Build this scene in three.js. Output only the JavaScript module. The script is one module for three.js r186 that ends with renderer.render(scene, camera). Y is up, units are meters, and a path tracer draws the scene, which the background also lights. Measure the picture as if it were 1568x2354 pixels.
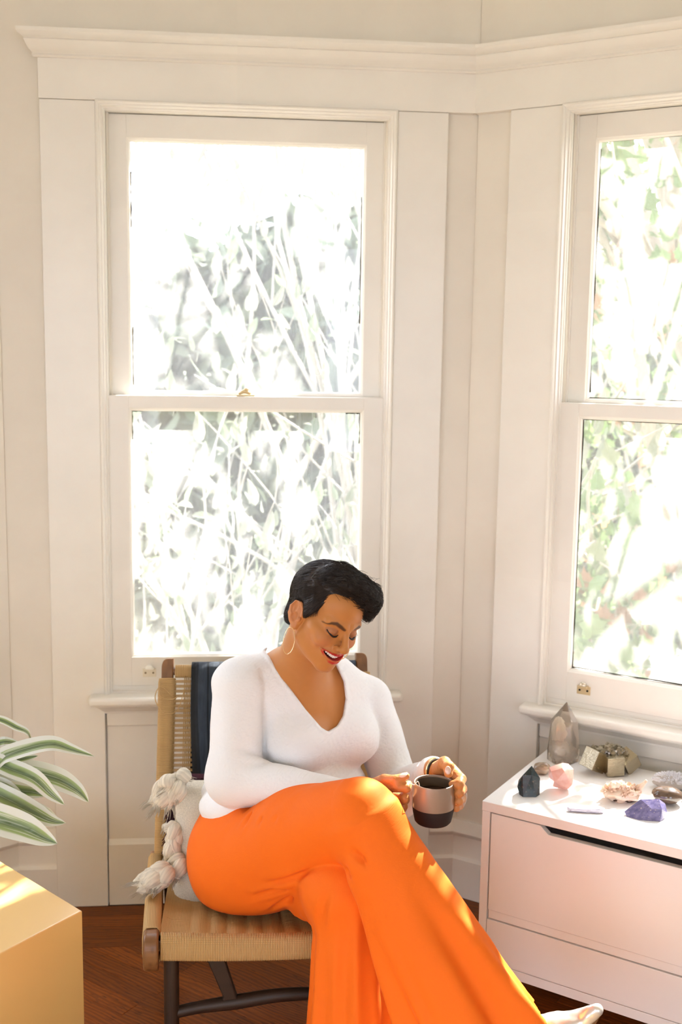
import * as THREE from 'three';
import { RoundedBoxGeometry } from 'three/addons/geometries/RoundedBoxGeometry.js';
import { ConvexGeometry } from 'three/addons/geometries/ConvexGeometry.js';
import { mergeGeometries, mergeVertices, toCreasedNormals } from 'three/addons/utils/BufferGeometryUtils.js';
import { ImprovedNoise } from 'three/addons/math/ImprovedNoise.js';

// ---------------------------------------------------------------- camera, sky, sun, exposure
const scene = new THREE.Scene();
const D2R = Math.PI / 180, EYE = 1.62;
const camera = new THREE.PerspectiveCamera(2 * Math.atan(1177 / 2541) / D2R, 1568 / 2354, 0.05, 200);
camera.position.set(0, EYE, 0);
{
  const yaw = 5.457 * D2R, pit = 8.245 * D2R, roll = 0.849 * D2R;
  camera.rotation.order = 'YXZ';
  camera.rotation.set(-pit, -yaw, roll);
}
camera.focus = 2.3; camera.userData.fStop = 4.2;

scene.background = new THREE.Color(0.92, 1.0, 1.19);
scene.backgroundIntensity = 8.6;

const sun = new THREE.DirectionalLight(new THREE.Color(1.0, 0.95, 0.87), 56);
sun.position.set(0.9 + 4.78, 0.6 + 6.69, -2.2 - 5.69);
sun.target.position.set(0.9, 0.6, -2.2);
sun.castShadow = true; sun.shadow.radius = 1; sun.shadow.mapSize.set(4096, 4096);
Object.assign(sun.shadow.camera, { left: -5, right: 5, top: 5, bottom: -5, near: 0.5, far: 30 });
scene.add(sun, sun.target);

const renderer = new THREE.WebGLRenderer({ antialias: true });
renderer.toneMapping = THREE.LinearToneMapping;
renderer.toneMappingExposure = 0.69;
renderer.shadowMap.enabled = true; renderer.shadowMap.type = THREE.PCFSoftShadowMap;

// ---------------------------------------------------------------- helpers
function rng(seed) { let a = seed >>> 0; return () => { a = (a + 0x6d2b79f5) | 0; let t = Math.imul(a ^ (a >>> 15), 1 | a); t = (t + Math.imul(t ^ (t >>> 7), 61 | t)) ^ t; return ((t ^ (t >>> 14)) >>> 0) / 4294967296; }; }
const PN = new ImprovedNoise();
const noise = (x, y, z) => PN.noise(x, y, z);
const fbm = (x, y, z, o = 4) => { let s = 0, a = 0.5; for (let i = 0; i < o; i++) { s += a * PN.noise(x, y, z); x = x * 2.03 + 7.1; y = y * 2.03 + 3.7; z = z * 2.03 + 1.3; a *= 0.5; } return s; };
const clamp = (x, a = 0, b = 1) => Math.min(b, Math.max(a, x));
const lerp = (a, b, t) => a + (b - a) * t;
const sstep = (a, b, x) => { const t = clamp((x - a) / (b - a)); return t * t * (3 - 2 * t); };
const V = (a, b, c) => Array.isArray(a) ? new THREE.Vector3(a[0], a[1], a[2]) : new THREE.Vector3(a, b, c);
const used = new Map();
function numbered(name) { const n = used.get(name) ?? 0; used.set(name, n + 1); return n ? `${name}_${String(n).padStart(3, '0')}` : name; }
const shadow = (m) => { m.castShadow = true; m.receiveShadow = true; return m; };
function tag(o, label, category, group) { o.userData.label = label; o.userData.category = category; if (group) o.userData.group = group; return o; }
// a thing: a Group at its base, added to the scene
function thing(name, pos, label, category, group) { const o = new THREE.Group(); o.name = numbered(name); o.position.set(pos[0], pos[1], pos[2]); scene.add(o); tag(o, label, category, group); o.updateMatrixWorld(true); return o; }
// a part whose geometry is given in world metres
function wpart(parent, name, geo, mat) { parent.updateWorldMatrix(true, false); geo.applyMatrix4(parent.matrixWorld.clone().invert()); const m = shadow(new THREE.Mesh(geo, mat)); m.name = name; parent.add(m); return m; }
// a part whose geometry is in the parent's own axes
function part(parent, name, geo, mat, pos, rot) { const m = shadow(new THREE.Mesh(geo, mat)); m.name = name; if (pos) m.position.set(...pos); if (rot) m.rotation.set(...rot); parent.add(m); return m; }
function struct(name, geo, mat) { const m = shadow(new THREE.Mesh(geo, mat)); m.name = name; m.userData.kind = 'structure'; scene.add(m); return m; }
function sgroup(name, pos = [0, 0, 0], ry = 0) { const g = new THREE.Group(); g.name = name; g.userData.kind = 'structure'; g.position.set(...pos); g.rotation.y = ry; scene.add(g); g.updateMatrixWorld(true); return g; }
const merge = (list) => mergeGeometries(list.map((g) => { const q = g.index ? g.toNonIndexed() : g; for (const k of Object.keys(q.attributes)) if (!['position', 'normal', 'uv'].includes(k)) q.deleteAttribute(k); if (!q.attributes.uv) q.setAttribute('uv', new THREE.BufferAttribute(new Float32Array(q.attributes.position.count * 2), 2)); return q; }));
// uv in metres from the faces' own directions
function boxUV(g) {
  const p = g.attributes.position, n = g.attributes.normal, uv = new Float32Array(p.count * 2);
  for (let i = 0; i < p.count; i++) {
    const ax = Math.abs(n.getX(i)), ay = Math.abs(n.getY(i)), az = Math.abs(n.getZ(i)), x = p.getX(i), y = p.getY(i), z = p.getZ(i);
    if (ax >= ay && ax >= az) { uv[2 * i] = z; uv[2 * i + 1] = y; } else if (ay >= az) { uv[2 * i] = x; uv[2 * i + 1] = z; } else { uv[2 * i] = x; uv[2 * i + 1] = y; }
  }
  g.setAttribute('uv', new THREE.BufferAttribute(uv, 2)); return g;
}
// box between two corners with a small rounded edge
function bx(x0, x1, y0, y1, z0, z1, r = 0.002) {
  const g = new RoundedBoxGeometry(x1 - x0, y1 - y0, z1 - z0, 2, Math.min(r, (x1 - x0) / 2.1, (y1 - y0) / 2.1, (z1 - z0) / 2.1));
  g.translate((x0 + x1) / 2, (y0 + y1) / 2, (z0 + z1) / 2); return boxUV(g);
}
// sweep a closed profile [[w, y]...] along x from x0(w) to x1(w)
function sweepX(profile, x0, x1) {
  const pos = [], n = profile.length, area = profile.reduce((s, p, i) => { const q = profile[(i + 1) % n]; return s + p[0] * q[1] - q[0] * p[1]; }, 0);
  const pr = area > 0 ? profile : profile.slice().reverse();
  for (let i = 0; i < n; i++) {
    const a = pr[i], b = pr[(i + 1) % n], A0 = [x0(a[0]), a[1], a[0]], A1 = [x1(a[0]), a[1], a[0]], B0 = [x0(b[0]), b[1], b[0]], B1 = [x1(b[0]), b[1], b[0]];
    pos.push(...A0, ...B0, ...B1, ...A0, ...B1, ...A1);
  }
  const tri = THREE.ShapeUtils.triangulateShape(pr.map((p) => new THREE.Vector2(p[0], p[1])), []);
  for (const [a, b, c] of tri) { const P = (i, f) => [f(pr[i][0]), pr[i][1], pr[i][0]]; pos.push(...P(a, x0), ...P(c, x0), ...P(b, x0), ...P(a, x1), ...P(b, x1), ...P(c, x1)); }
  let g = new THREE.BufferGeometry(); g.setAttribute('position', new THREE.Float32BufferAttribute(pos, 3));
  // outward check: flip if the volume is negative
  let vol = 0; for (let i = 0; i < pos.length; i += 9) { const a = V(pos[i], pos[i + 1], pos[i + 2]), b = V(pos[i + 3], pos[i + 4], pos[i + 5]), c = V(pos[i + 6], pos[i + 7], pos[i + 8]); vol += a.dot(b.cross(c)); }
  if (vol < 0) { const p = g.attributes.position; for (let i = 0; i < p.count; i += 3) { const x = p.getX(i), y = p.getY(i), z = p.getZ(i); p.setXYZ(i, p.getX(i + 1), p.getY(i + 1), p.getZ(i + 1)); p.setXYZ(i + 1, x, y, z); } }
  g.computeVertexNormals(); g = toCreasedNormals(g, 0.6); return boxUV(g);
}
// tapered tube through points, radii as a number, list or function of t
function tube(pts, rad, seg = 16, sides = 8, closed = false) {
  const curve = new THREE.CatmullRomCurve3(pts.map((p) => (p.isVector3 ? p : V(p))), closed, 'centripetal');
  const R = typeof rad === 'function' ? rad : Array.isArray(rad) ? (t) => { const f = t * (rad.length - 1), i = Math.min(rad.length - 2, Math.floor(f)); return lerp(rad[i], rad[i + 1], f - i); } : () => rad;
  const P = [], T = []; for (let i = 0; i <= seg; i++) { P.push(curve.getPoint(i / seg)); T.push(curve.getTangent(i / seg)); }
  const pos = [], uv = [], idx = []; let N = Math.abs(T[0].y) < 0.9 ? V(0, 1, 0) : V(1, 0, 0), len = 0;
  for (let i = 0; i <= seg; i++) {
    N = N.clone().addScaledVector(T[i], -N.dot(T[i])).normalize(); const B = T[i].clone().cross(N), r = R(i / seg); if (i) len += P[i].distanceTo(P[i - 1]);
    for (let k = 0; k <= sides; k++) { const a = (k / sides) * Math.PI * 2, c = Math.cos(a) * r, s = Math.sin(a) * r; pos.push(P[i].x + N.x * c + B.x * s, P[i].y + N.y * c + B.y * s, P[i].z + N.z * c + B.z * s); uv.push(len, k / sides); }
  }
  const w = sides + 1;
  for (let i = 0; i < seg; i++) for (let k = 0; k < sides; k++) { const a = i * w + k; idx.push(a, a + 1, a + w, a + 1, a + w + 1, a + w); }
  if (!closed) for (const e of [0, seg]) { const c = pos.length / 3; pos.push(P[e].x, P[e].y, P[e].z); uv.push(0, 0); for (let k = 0; k < sides; k++) e ? idx.push(e * w + k, e * w + k + 1, c) : idx.push(k + 1, k, c); }
  const g = new THREE.BufferGeometry(); g.setAttribute('position', new THREE.Float32BufferAttribute(pos, 3)); g.setAttribute('uv', new THREE.Float32BufferAttribute(uv, 2)); g.setIndex(idx); g.computeVertexNormals();
  const nn = g.attributes.normal; for (let i = 0; i <= seg; i++) { const a = i * w, b = a + sides; const x = nn.getX(a) + nn.getX(b), y = nn.getY(a) + nn.getY(b), z = nn.getZ(a) + nn.getZ(b), l = Math.hypot(x, y, z) || 1; nn.setXYZ(a, x / l, y / l, z / l); nn.setXYZ(b, x / l, y / l, z / l); }
  return g;
}
function lathe(pts, seg = 48) { return new THREE.LatheGeometry(pts.map((p) => new THREE.Vector2(p[0], p[1])), seg); }
// grid surface f(u,v) -> [x,y,z] with thickness
function sheet(f, nu, nv, thick = 0.002) {
  const P = [], pos = [], uv = [], idx = [];
  for (let j = 0; j <= nv; j++) for (let i = 0; i <= nu; i++) P.push(V(f(i / nu, j / nv)));
  const g0 = new THREE.BufferGeometry().setFromPoints(P), ii = []; const w = nu + 1;
  for (let j = 0; j < nv; j++) for (let i = 0; i < nu; i++) { const a = j * w + i; ii.push(a, a + 1, a + w, a + 1, a + w + 1, a + w); }
  g0.setIndex(ii); g0.computeVertexNormals(); const N = g0.attributes.normal, n = P.length;
  for (const s of [0.5, -0.5]) for (let k = 0; k < n; k++) { pos.push(P[k].x + N.getX(k) * thick * s, P[k].y + N.getY(k) * thick * s, P[k].z + N.getZ(k) * thick * s); uv.push((k % w) / nu, Math.floor(k / w) / nv); }
  idx.push(...ii); for (let k = 0; k < ii.length; k += 3) idx.push(n + ii[k], n + ii[k + 2], n + ii[k + 1]);
  const edge = (a, b) => idx.push(a, n + a, b, b, n + a, n + b);
  for (let i = 0; i < nu; i++) { edge(i, i + 1); edge(nv * w + i + 1, nv * w + i); }
  for (let j = 0; j < nv; j++) { edge((j + 1) * w, j * w); edge(j * w + nu, (j + 1) * w + nu); }
  const g = new THREE.BufferGeometry(); g.setAttribute('position', new THREE.Float32BufferAttribute(pos, 3)); g.setAttribute('uv', new THREE.Float32BufferAttribute(uv, 2)); g.setIndex(idx);
  return toCreasedNormals(g, 1.0);
}
// computed textures
function tex(w, h, f, srgb = true, rep) {
  const d = new Uint8Array(w * h * 4);
  for (let y = 0; y < h; y++) for (let x = 0; x < w; x++) { const c = f((x + 0.5) / w, (y + 0.5) / h), o = (y * w + x) * 4; d[o] = clamp(c[0]) * 255; d[o + 1] = clamp(c[1]) * 255; d[o + 2] = clamp(c[2]) * 255; d[o + 3] = c.length > 3 ? clamp(c[3]) * 255 : 255; }
  const t = new THREE.DataTexture(d, w, h, THREE.RGBAFormat); t.wrapS = t.wrapT = THREE.RepeatWrapping; t.magFilter = THREE.LinearFilter; t.minFilter = THREE.LinearMipmapLinearFilter; t.generateMipmaps = true;
  if (srgb) t.colorSpace = THREE.SRGBColorSpace; if (rep) t.repeat.set(rep[0], rep[1]); t.needsUpdate = true; return t;
}
const std = (color, roughness = 0.6, extra = {}) => new THREE.MeshStandardMaterial({ color: new THREE.Color(color), roughness, ...extra });
const phys = (color, roughness = 0.5, extra = {}) => new THREE.MeshPhysicalMaterial({ color: new THREE.Color(color), roughness, ...extra });

// ---------------------------------------------------------------- distance fields -> meshes (surface nets)
const smin = (a, b, k) => { const h = Math.max(k - Math.abs(a - b), 0) / k; return Math.min(a, b) - h * h * k * 0.25; };
const smax = (a, b, k) => -smin(-a, -b, k);
const rcone = (a, b, ra, rb) => { const dx = b[0] - a[0], dy = b[1] - a[1], dz = b[2] - a[2], l2 = dx * dx + dy * dy + dz * dz || 1e-9; return (x, y, z) => { const px = x - a[0], py = y - a[1], pz = z - a[2], h = clamp((px * dx + py * dy + pz * dz) / l2), qx = px - dx * h, qy = py - dy * h, qz = pz - dz * h; return Math.sqrt(qx * qx + qy * qy + qz * qz) - ra - (rb - ra) * h; }; };
const ellip = (c, r, m) => (x, y, z) => { let px = x - c[0], py = y - c[1], pz = z - c[2]; if (m) { const ax = px * m[0][0] + py * m[0][1] + pz * m[0][2], ay = px * m[1][0] + py * m[1][1] + pz * m[1][2], az = px * m[2][0] + py * m[2][1] + pz * m[2][2]; px = ax; py = ay; pz = az; } const k0 = Math.hypot(px / r[0], py / r[1], pz / r[2]), k1 = Math.hypot(px / (r[0] * r[0]), py / (r[1] * r[1]), pz / (r[2] * r[2])); return k1 < 1e-9 ? -Math.min(r[0], r[1], r[2]) : (k0 * (k0 - 1)) / k1; };
function nets(sdf, lo, hi, h, colour, lip = 1.4) {
  const n = [0, 1, 2].map((k) => Math.ceil((hi[k] - lo[k]) / h) + 2), [nx, ny, nz] = n, F = new Float32Array(nx * ny * nz).fill(1), B = 8;
  for (let bz = 0; bz < nz; bz += B) for (let by = 0; by < ny; by += B) for (let bx_ = 0; bx_ < nx; bx_ += B) {
    const cx = lo[0] + (bx_ + B / 2) * h, cy = lo[1] + (by + B / 2) * h, cz = lo[2] + (bz + B / 2) * h, d = sdf(cx, cy, cz), rad = (B / 2 + 1) * h * 1.7321 * lip;
    const far = Math.abs(d) > rad;
    for (let k = bz; k < Math.min(nz, bz + B); k++) for (let j = by; j < Math.min(ny, by + B); j++) for (let i = bx_; i < Math.min(nx, bx_ + B); i++) F[(k * ny + j) * nx + i] = far ? d : sdf(lo[0] + i * h, lo[1] + j * h, lo[2] + k * h);
  }
  for (let k = 0; k < nz; k++) for (let j = 0; j < ny; j++) for (let i = 0; i < nx; i++) if (!i || !j || !k || i === nx - 1 || j === ny - 1 || k === nz - 1) { const q = (k * ny + j) * nx + i; if (F[q] < 0) F[q] = 1e-4; }
  const id = new Int32Array(nx * ny * nz).fill(-1), pos = [], S = [0, 1, nx, nx + 1, nx * ny, nx * ny + 1, nx * ny + nx, nx * ny + nx + 1];
  const E = [[0, 1], [2, 3], [4, 5], [6, 7], [0, 2], [1, 3], [4, 6], [5, 7], [0, 4], [1, 5], [2, 6], [3, 7]];
  for (let k = 0; k < nz - 1; k++) for (let j = 0; j < ny - 1; j++) for (let i = 0; i < nx - 1; i++) {
    const q = (k * ny + j) * nx + i; let m = 0; for (let c = 0; c < 8; c++) if (F[q + S[c]] < 0) m |= 1 << c; if (m === 0 || m === 255) continue;
    let x = 0, y = 0, z = 0, c = 0;
    for (const [a, b] of E) { const fa = F[q + S[a]], fb = F[q + S[b]]; if (fa < 0 === fb < 0) continue; const t = fa / (fa - fb); x += (a & 1) + ((b & 1) - (a & 1)) * t; y += ((a >> 1) & 1) + (((b >> 1) & 1) - ((a >> 1) & 1)) * t; z += (a >> 2) + ((b >> 2) - (a >> 2)) * t; c++; }
    id[q] = pos.length / 3; pos.push(lo[0] + (i + x / c) * h, lo[1] + (j + y / c) * h, lo[2] + (k + z / c) * h);
  }
  const idx = [], quad = (a, b, c, d, flip) => { if (a < 0 || b < 0 || c < 0 || d < 0) return; flip ? idx.push(a, c, b, a, d, c) : idx.push(a, b, c, a, c, d); };
  for (let k = 1; k < nz - 1; k++) for (let j = 1; j < ny - 1; j++) for (let i = 1; i < nx - 1; i++) {
    const q = (k * ny + j) * nx + i, s = F[q] < 0;
    if (s !== F[q + 1] < 0) quad(id[q - nx - nx * ny], id[q - nx * ny], id[q], id[q - nx], !s);
    if (s !== F[q + nx] < 0) quad(id[q - 1 - nx * ny], id[q - 1], id[q], id[q - nx * ny], !s);
    if (s !== F[q + nx * ny] < 0) quad(id[q - 1 - nx], id[q - nx], id[q], id[q - 1], !s);
  }
  const P = new Float32Array(pos), N = new Float32Array(P.length), UV = new Float32Array((P.length / 3) * 2), e = h * 0.6, C = colour ? new Float32Array(P.length) : null;
  for (let i = 0; i < P.length; i += 3) {
    const x = P[i], y = P[i + 1], z = P[i + 2]; let a = sdf(x + e, y, z) - sdf(x - e, y, z), b = sdf(x, y + e, z) - sdf(x, y - e, z), c = sdf(x, y, z + e) - sdf(x, y, z - e); const l = Math.hypot(a, b, c) || 1;
    N[i] = a / l; N[i + 1] = b / l; N[i + 2] = c / l; UV[(i / 3) * 2] = x * 0.8 + z * 0.6; UV[(i / 3) * 2 + 1] = y + z * 0.3;
    if (C) { const q = colour(x, y, z); C[i] = q[0]; C[i + 1] = q[1]; C[i + 2] = q[2]; }
  }
  const g = new THREE.BufferGeometry(); g.setAttribute('position', new THREE.BufferAttribute(P, 3)); g.setAttribute('normal', new THREE.BufferAttribute(N, 3)); g.setAttribute('uv', new THREE.BufferAttribute(UV, 2)); if (C) g.setAttribute('color', new THREE.BufferAttribute(C, 3)); g.setIndex(idx); return g;
}

// ---------------------------------------------------------------- materials of the room
const brush = tex(256, 256, (u, v) => { const n = 0.5 + 0.35 * fbm(u * 60, v * 7, 3.1, 3) + 0.25 * fbm(u * 9, v * 9, 8.2, 3); return [n, n, n]; }, false);
const paintMap = tex(256, 256, (u, v) => { const n = 0.985 + 0.03 * fbm(u * 6, v * 6, 1.7, 4); return [n, n * 0.998, n * 0.994]; });
const WALLC = new THREE.Color().setRGB(0.85, 0.79, 0.69), TRIMC = new THREE.Color().setRGB(0.88, 0.84, 0.765);
const paint = new THREE.MeshStandardMaterial({ color: WALLC, roughness: 0.55, map: paintMap, bumpMap: brush, bumpScale: 0.0006 });
const trimPaint = new THREE.MeshStandardMaterial({ color: TRIMC, roughness: 0.32, map: paintMap, bumpMap: brush, bumpScale: 0.0004 });
function woodTex(seed, c1, c2, c3, w = 512, h = 128) {
  return tex(w, h, (u, v) => {
    const x = u * 4, y = v - 0.5, wob = 0.55 * fbm(x * 0.7 + seed, y * 1.2, seed, 3), r = Math.abs(y * 2.2 + wob) * 7 + 0.6 * fbm(x * 2.1, y * 5, seed + 4, 3), ring = 0.5 + 0.5 * Math.sin(r * 6.283);
    const fine = fbm(x * 5, y * 90, seed + 9, 3), pore = sstep(0.18, 0.4, fbm(x * 9, y * 60, seed + 2, 2)), k = clamp(0.5 + 0.45 * (ring - 0.5) + 0.55 * fine), m = clamp(0.75 * pore);
    return [0, 1, 2].map((i) => lerp(lerp(c1[i], c2[i], k), c3[i], m));
  });
}
const oak = [11, 23, 37, 51].map((s) => woodTex(s, [0.38, 0.19, 0.055], [0.6, 0.33, 0.1], [0.17, 0.075, 0.02]));
const plankMats = []; for (let i = 0; i < 8; i++) { const k = 0.72 + 0.09 * (i % 4) + 0.05 * (i > 3); plankMats.push(new THREE.MeshPhysicalMaterial({ map: oak[i % 4], color: new THREE.Color(k * 1.05, k, k * 0.9), roughness: 0.42, specularIntensity: 0.5, bumpMap: oak[i % 4], bumpScale: 0.0004 })); }

// ---------------------------------------------------------------- floor with its planks
const TURN = 35.95 * D2R, CX = 0.6474, CZ = -3.0935, AX = -0.625, e2 = [Math.cos(TURN), Math.sin(TURN)], TH = Math.tan(TURN / 2);
{
  const floor = struct('floor', bx(-2.9, 2.9, -0.2, -0.02, -3.25, 3.4, 0), std(0x22130a, 0.6));
  const R = rng(5), PW = 0.057, add = (poly, ang, len) => {
    // a plank as a thin prism over a convex polygon, grain along ang
    const sh = new THREE.Shape(poly.map((p) => new THREE.Vector2(p[0], -p[1]))), g = new THREE.ExtrudeGeometry(sh, { depth: 0.0185, bevelEnabled: true, bevelThickness: 0.0009, bevelSize: 0.0007, bevelOffset: -0.0007, bevelSegments: 1 });
    g.rotateX(-Math.PI / 2); g.translate(0, -0.0196, 0);
    const p = g.attributes.position, uv = new Float32Array(p.count * 2), c = Math.cos(ang), s = Math.sin(ang), o = R() * 3, o2 = R();
    for (let i = 0; i < p.count; i++) { uv[2 * i] = (p.getX(i) * c + p.getZ(i) * s) * 0.8 + o; uv[2 * i + 1] = (-p.getX(i) * s + p.getZ(i) * c) * 5.5 + o2; }
    g.setAttribute('uv', new THREE.BufferAttribute(uv, 2));
    part(floor, 'plank', g, plankMats[Math.floor(R() * 8)]);
  };
  const clip = (poly, nx, nz, d) => { const out = []; for (let i = 0; i < poly.length; i++) { const a = poly[i], b = poly[(i + 1) % poly.length], fa = a[0] * nx + a[1] * nz - d, fb = b[0] * nx + b[1] * nz - d; if (fa <= 0) out.push(a); if ((fa < 0 && fb > 0) || (fa > 0 && fb < 0)) { const t = fa / (fa - fb); out.push([a[0] + (b[0] - a[0]) * t, a[1] + (b[1] - a[1]) * t]); } } return out; };
  const area = (p) => Math.abs(p.reduce((s, a, i) => { const b = p[(i + 1) % p.length]; return s + a[0] * b[1] - b[0] * a[1]; }, 0) / 2);
  const B = 4 * PW; // border of four boards along the three bay walls
  const bis = [Math.sin(TURN / 2), Math.cos(TURN / 2)];
  for (let i = 0; i < 4; i++) {
    const w0 = i * PW, w1 = w0 + PW; let x = -1.05 - R() * 0.6;
    // front wall
    const q = [[AX + w0 * TH, CZ + w0], [CX - w0 * TH, CZ + w0], [CX - w1 * TH, CZ + w1], [AX + w1 * TH, CZ + w1]];
    let cut = AX + 0.3 + R() * 0.5; const a = clip(q, 1, 0, cut), b = clip(q, -1, 0, -cut - 0.0006); if (a.length > 2) add(a, 0); if (b.length > 2) add(b, 0);
    // right and left walls
    for (const sd of [1, -1]) {
      const P = (s, w) => { const px = e2[0] * s - e2[1] * w, pz = CZ + e2[1] * s + e2[0] * w; return sd > 0 ? [CX + px, pz] : [AX - px, pz]; };
      let s0 = 0; for (const s1 of [0.5 + R() * 0.4, 1.3]) { const poly = [P(s0 || w0 * TH, w0), P(s1 - 0.0006, w0), P(s1 - 0.0006, w1), P(s0 || w1 * TH, w1)]; add(sd > 0 ? poly : poly.reverse(), sd * TURN); s0 = s1; }
    }
  }
  // diagonal field boards inside the border
  const ang = 40 * D2R, c = Math.cos(ang), s = Math.sin(ang), P2 = (s_, w, sd) => { const px = e2[0] * s_ - e2[1] * w, pz = CZ + e2[1] * s_ + e2[0] * w; return sd > 0 ? [CX + px, pz] : [AX - px, pz]; };
  for (let k = -42; k < 14; k++) {
    const v0 = k * PW - 1.6, v1 = v0 + PW - 0.0005; let u = -3.2 + R() * 0.8;
    while (u < 1.6) {
      const u1 = u + 0.5 + R() * 0.7, at = (a, b) => [a * c - b * s, a * s + b * c];
      let poly = [at(u, v0), at(u1 - 0.0006, v0), at(u1 - 0.0006, v1), at(u, v1)];
      poly = clip(poly, 0, -1, -(CZ + B + 0.0006));
      if (poly.length > 2) { const q = P2(0, B + 0.0006, 1); poly = clip(poly, e2[1], -e2[0], q[0] * e2[1] - q[1] * e2[0]); }
      if (poly.length > 2) { const q = P2(0, B + 0.0006, -1); poly = clip(poly, -e2[1], -e2[0], -q[0] * e2[1] - q[1] * e2[0]); }
      if (poly.length > 2) poly = clip(poly, 0, 1, -1.75); if (poly.length > 2) poly = clip(poly, 1, 0, 1.7); if (poly.length > 2) poly = clip(poly, -1, 0, 1.3);
      if (poly.length > 2 && area(poly) > 0.0004) add(poly, ang);
      u = u1;
    }
  }
  {
    const weave = tex(128, 128, (u, v) => { const n = 0.9 + 0.08 * Math.sin(u * 6.283 * 32) * Math.sin(v * 6.283 * 32) + 0.1 * fbm(u * 20, v * 20, 3, 3); return [n, n * 0.985, n * 0.96]; }, true, [4, 4]);
    const unseen_rug = thing('unseen_rug', [0, 0, 0.6], 'sand coloured flat woven floor cover out of view, bouncing warm light onto the lower walls', 'unseen_rug'); wpart(unseen_rug, 'pile', bx(-1.9, 0.95, -0.0005, 0.009, -1.9, 3.0, 0.004), new THREE.MeshStandardMaterial({ map: weave, color: new THREE.Color().setRGB(0.9, 0.62, 0.33), roughness: 1, bumpMap: weave, bumpScale: 0.003 }));  // out of view; placed to bounce warm light onto the lower walls
  }
  struct('floor_001', bx(-2.9, 2.9, -0.0195, -0.0008, -1.75, 3.4, 0), new THREE.MeshStandardMaterial({ map: oak[0], roughness: 0.35, color: 0xbbbbbb }));
}

// ---------------------------------------------------------------- walls, trim, windows
function frameSweep(r, prof) { // closed loop of mitred mouldings round the rectangle r = [u0, u1, y0, y1]; prof = closed [[inset, w]...]
  const n = prof.length, pos = [], corner = (k, p) => { const i = p[0]; return [k === 0 || k === 3 ? r[0] + i : r[1] - i, k < 2 ? r[2] + i : r[3] - i, p[1]]; };
  for (let k = 0; k < 4; k++) for (let i = 0; i < n; i++) { const a = prof[i], b = prof[(i + 1) % n], A = corner(k, a), B = corner(k, b), C = corner((k + 1) % 4, b), D = corner((k + 1) % 4, a); pos.push(...A, ...D, ...C, ...A, ...C, ...B); }
  let vol = 0; for (let i = 0; i < pos.length; i += 9) vol += V(pos.slice(i, i + 3)).dot(V(pos.slice(i + 3, i + 6)).cross(V(pos.slice(i + 6, i + 9))));
  if (vol < 0) for (let i = 0; i < pos.length; i += 9) for (let j = 0; j < 3; j++) { const t = pos[i + j]; pos[i + j] = pos[i + 3 + j]; pos[i + 3 + j] = t; }
  let g = new THREE.BufferGeometry(); g.setAttribute('position', new THREE.Float32BufferAttribute(pos, 3)); g.computeVertexNormals(); g = toCreasedNormals(g, 0.7); return boxUV(g);
}
const bumpy = (prof) => prof;
const RAIL = [[-0.02, 2.37], [0.010, 2.37], [0.014, 2.374], [0.012, 2.379], [0.016, 2.383], [0.024, 2.388], [0.030, 2.397], [0.034, 2.404], [0.036, 2.408], [0.034, 2.411], [0.040, 2.414], [0.052, 2.419], [0.056, 2.424], [0.056, 2.433], [0.045, 2.436], [-0.02, 2.436]];
const SKIRT = [[-0.02, 0], [0.012, 0], [0.012, 0.118], [0.009, 0.122], [0.004, 0.126], [0.002, 0.134], [0.002, 0.188], [0.007, 0.192], [0.013, 0.197], [0.015, 0.204], [0.012, 0.213], [0.006, 0.222], [0.003, 0.232], [0.001, 0.238], [-0.02, 0.238]];
const glass = phys(0xffffff, 0.0, { transmission: 1, thickness: 0, ior: 1.45, specularIntensity: 0.8 });
const grimeHazeMap = tex(512, 512, (u, v) => {
  const streak = sstep(0.1, 0.5, fbm(u * 70, v * 3, 4.4, 3) + 0.12) * sstep(0.45, 0.95, u) * sstep(0.05, 0.3, v), spot = sstep(0.33, 0.5, fbm(u * 55, v * 55, 9.1, 2)), a = 0.78 + 0.2 * fbm(u * 3, v * 3, 2.2, 4) + 0.22 * streak + 0.2 * spot;
  return [a, a, a];
}, false);
const GRIME_HAZE = 0.295;
const grimeHaze = phys(0xffffff, 1.0, { transmission: 0.6, thickness: 0, transparent: true, opacity: GRIME_HAZE, alphaMap: grimeHazeMap, side: THREE.DoubleSide, specularIntensity: 0 });  // even pale film paints in the outdoor glare haze; streaks and spots are dirt
const brass = phys(0xd8c49a, 0.35, { metalness: 0.45 }), cream = phys(0xe9dfc9, 0.35), darkHole = std(0x1a120a, 0.9), puttyMat = std(0x1c140c, 0.95), bareWood = new THREE.MeshStandardMaterial({ map: woodTex(77, [0.74, 0.6, 0.43], [0.84, 0.7, 0.53], [0.6, 0.44, 0.28]), roughness: 0.7 });

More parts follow.
